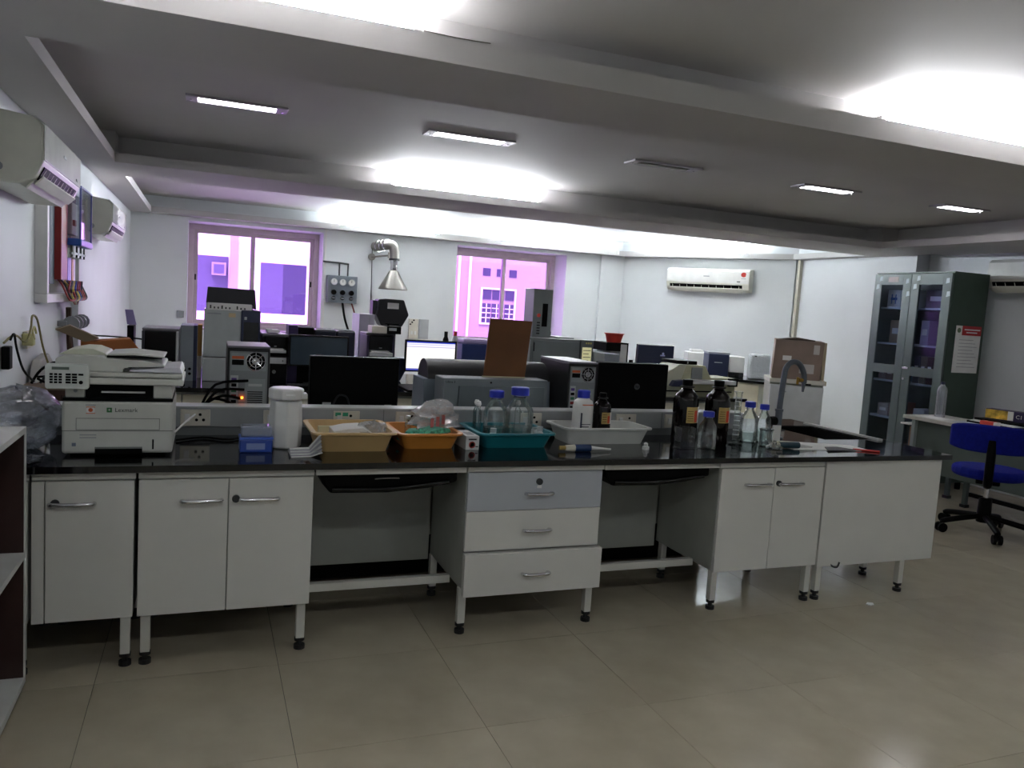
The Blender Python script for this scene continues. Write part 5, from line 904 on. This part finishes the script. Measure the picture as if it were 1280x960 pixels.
B('body', mat('deep_purple', '2a2148', 0.5), t, 0, 0.40, 0, 0.12, 0.0, 0.10, 0.004); B('picture', mat('fruit_picture', 'c8a23a', 0.5, var=0.7, scale=14), t, 0.0, 0.20, -0.002, 0, 0.01, 0.095); B('white_end', paper, t, 0.20, 0.25, -0.002, 0, 0.01, 0.095); text('letters', 'C1', 0.05, (0.30, -0.002, 0.05), FRONT, paper, t)
t = T('black_file', 'black file lying open on the desk under the purple box', 'file', (DX+0.28, 5.50, DZ), -R90); B('cover', black, t, 0, 0.5, 0, 0.25, 0, 0.02, 0.003); B('pages', paper, t, 0.02, 0.48, 0.01, 0.24, 0.02, 0.03); B('upper_cover', black, t, 0, 0.5, 0.1, 0.25, 0.03, 0.048, 0.003)
t = T('red_stapler', 'red and white packet on the desk beside the black file', 'packet', (DX+0.20, 5.30, DZ), -R90); B('body', red_m, t, 0, 0.14, 0, 0.06, 0, 0.05, 0.006); B('tip', paper, t, 0.14, 0.17, 0.0, 0.06, 0, 0.05, 0.004)
for k, (x, y, a, mm) in enumerate(((0.04, 5.88, 0.0, paper), (0.06, 5.50, 0.15, mat('bluish_sheet', 'b8bfc8', 0.8)), (0.05, 4.95, -0.1, paper), (0.08, 4.60, 0.1, mat('pinkish_sheet', 'c4a99c', 0.8)))):
    tag(O('desk_sheet', MB().box(0, 0.30, 0, 0.21, 0, 0.003), mm, loc=(DX+x, y, DZ+0.001), rz=-R90+a), ('white sheet at the far end of the desk by the bottle', 'bluish sheet on the desk edge beside the blue chair back', 'white sheet on the desk behind the blue chair', 'pinkish sheet lying on the pale desk top')[k], 'paper')
# chair
blue_f = mat('royal_blue_fabric', '0c1878', 0.8, var=0.15, scale=40, bump=0.2, bscale=300, spec=0.15)
CX, CY = 6.25, 4.68
t = T('office_chair', 'blue upholstered swivel chair with black five-star base', 'chair', (CX, CY, 0), math.atan2(CY, CX) - R90)
for k in range(5):
    a = R90*3 + 2*math.pi*k/5 + 0.31; ca, sa = math.cos(a), math.sin(a)
    ar = O('base_arm', MB().tube([(0.03*ca, 0.03*sa, 0.15), (0.2*ca, 0.2*sa, 0.125), (0.34*ca, 0.34*sa, 0.10), (0.37*ca, 0.37*sa, 0.085)], 0.024, 8), black, t, smooth=50)
    cs = O('caster', MB().cyl((0.37*ca+0.012*sa, 0.37*sa-0.012*ca, 0.04), (0.37*ca+0.034*sa, 0.37*sa-0.034*ca, 0.04), 0.04, n=14).cyl((0.37*ca-0.012*sa, 0.37*sa+0.012*ca, 0.04), (0.37*ca-0.034*sa, 0.37*sa+0.034*ca, 0.04), 0.04, n=14).cyl((0.37*ca, 0.37*sa, 0.04), (0.37*ca, 0.37*sa, 0.09), 0.012, n=8), black, ar)
O('hub', MB().lathe([(0.055, 0.10), (0.06, 0.13), (0.055, 0.16), (0.05, 0.30), (0.035, 0.31)], 16), black, t, smooth=40); O('gas_lift', MB().cyl((0, 0, 0.3), (0, 0, 0.45), 0.022, n=12), chrome, t); B('mechanism', black, t, -0.09, 0.09, -0.14, 0.12, 0.44, 0.49, 0.01)
O('seat', MB().prism([(0.29*math.cos(a)*(1 if abs(math.cos(a)) < 0.8 else 0.97), 0.27*math.sin(a)) for a in [2*math.pi*k/24 for k in range(24)]], 0.49, 0.575, 'z'), blue_f, t, 0.03, seg=3)
O('back_bar', MB().tube([(0, -0.08, 0.46), (0, -0.26, 0.46), (0, -0.325, 0.52), (0, -0.33, 0.72), (0, -0.32, 0.84)], 0.035, 8), black, t, smooth=50)
n = 14; vs_ = []; fs = []
for i in range(n+1):
    u = -1 + 2*i/n; x = 0.31*u; y = -0.30 + 0.075*u*u; hh = 0.115*(1 - 0.25*abs(u)**4)
    for (dy, dz) in ((-0.035, -hh), (-0.045, 0), (-0.035, hh), (0.03, hh), (0.03, -hh)): vs_.append((x, y+dy*(1-0.5*abs(u)**6), 0.845+dz))
for i in range(n):
    for j in range(5): fs.append((i*5+j, i*5+(j+1) % 5, (i+1)*5+(j+1) % 5, (i+1)*5+j))
fs += [list(range(5))[::-1], list(range(n*5, n*5+5))]
O('backrest', MB().add(vs_, fs), blue_f, t, 0.015, smooth=50)
# ================================================================== LEFT SIDE
t = T('open_bookcase', 'low white-edged open bookcase with dark brown insides', 'bookcase', (-0.97, 1.9, 0))
br = mat('dark_brown_board', '2c1512', 0.5, var=0.15); ed = mat('white_edge_band', 'c9cac8', 0.4)
SW, SD, SH = 0.32, 1.66, 1.085
B('top', ed, t, 0, SW, 0, SD, SH-0.025, SH, 0.002); B('bottom', ed, t, 0, SW, 0, SD, 0.03, 0.06, 0.002); B('plinth', br, t, 0.02, SW-0.02, 0.02, SD-0.02, 0, 0.03); B('back', br, t, 0, 0.015, 0, SD, 0.06, SH-0.025)
for k, y in enumerate((0.0, 0.56, 1.12, SD-0.025)):
    u = B('upright', br, t, 0.015, SW-0.004, y, y+0.025, 0.06, SH-0.025); B('edge_strip', ed, u, SW-0.004, SW, y, y+0.025, 0.06, SH-0.025)
for y0, y1 in ((0.025, 0.56), (0.585, 1.12), (1.145, SD-0.025)): B('shelf', ed, t, 0.015, SW, y0, y1, 0.555, 0.58)
t = T('brown_side_cabinet', 'brown cabinet against the wall behind the copier piled with cables', 'cabinet', (-0.975, 4.95+0.25, 0)); bc = mat('brown_cabinet_board', '4a2c22', 0.5)
B('body', bc, t, 0, 0.42, 0, 0.95, 0.03, 1.03); B('top', mat('worn_tan_top', '7d6a58', 0.6), t, -0.002, 0.435, -0.02, 0.97, 1.03, 1.052, 0.003); B('label', paper, t, 0.24, 0.31, -0.002, 0, 0.95, 0.975); B('plinth', black, t, 0.02, 0.4, 0.02, 0.93, 0, 0.03); B('door_seam', black, t, 0.2, 0.203, -0.001, 0, 0.05, 1.0)
for k in range(7):
    r_ = random.Random(50+k); x = -0.93 + 0.04*k; y = 5.22 + 0.03*k
    tag(O('tangled_cable', MB().tube([(x, y, 1.065), (x+0.05, y-0.01, 1.12+0.05*r_.random()), (x+0.12, y+0.05, 1.17+0.06*r_.random()), (x+0.18, y, 1.12), (x+0.12, y-0.03, 1.065), (x+0.03, y+0.02, 1.10), (x+0.24, y+0.08, 1.10+0.08*(k % 2))], 0.008, 6), (black, dkgrey, mat('olive_cable', '4d4a34', 0.6), grey)[k % 4]), ('black', 'dark grey', 'olive', 'light grey')[k % 4] + ' cable in the tangle on the brown side cabinet', 'cable', 'tangled cables on the brown side cabinet')
t = T('power_adapter', 'black plug adapter hanging on the wall above the cable tangle', 'adapter', (-0.978, 4.72, 1.19), R90); B('brick', black, t, 0, 0.07, -0.04, 0, 0, 0.12, 0.006); O('lead', MB().tube([(0.06, -0.03, 0.15), (0.10, -0.04, 0.18), (0.16, -0.04, 0.1), (0.22, -0.06, -0.02), (0.28, -0.1, -0.09)], 0.006, 6), black, t)
t = T('wall_outlet', 'ivory wall outlet with looping yellow wires', 'socket', (-0.98, 5.2, 1.26), R90); B('plate', ivory, t, 0.05, 0.22, -0.025, 0, 0, 0.10, 0.004); B('yellow_plug', mat('pale_yellow_plastic', 'c9c48a', 0.5), t, 0.02, 0.08, -0.06, -0.0, 0.02, 0.09, 0.008)
O('wire', MB().tube([(-0.5, -0.02, 0.07), (-0.3, -0.03, 0.10), (-0.08, -0.04, 0.05), (0.0, -0.05, 0.12), (0.1, -0.04, 0.19), (0.25, -0.04, 0.16), (0.3, -0.06, 0.0), (0.32, -0.1, -0.15)], 0.006, 6), mat('olive_yellow_wire', '7a7440', 0.6), t); O('wire', MB().tube([(0.05, -0.06, 0.06), (0.0, -0.06, 0.10), (0.05, -0.06, 0.13), (0.10, -0.06, 0.09)], 0.006, 6), mat('pale_yellow_plastic', 'c9c48a'), t)
t = T('white_carton', 'white crumpled packet leaning on the wall over the brown cabinet', 'packet', (-0.97, 5.3, 1.055), R90); O('packet', MB().prism([(0, 0), (0.5, 0.0), (0.48, 0.10), (0.36, 0.15), (0.1, 0.13)], -0.06, -0.01, 'y'), mat('dull_white_card', 'b9b7b4', 0.6), t, 0.01); B('print', grey, t, 0.08, 0.14, -0.062, -0.06, 0.08, 0.09)
tag(O('floor_scrap', MB().prism([(0, 0), (0.035, 0.005), (0.05, 0.03), (0.02, 0.045), (-0.01, 0.025)], 0.0, 0.004), paper, loc=(3.82, 3.52, 0.0)), 'small white scrap lying on the floor tiles before the end panel', 'scrap')
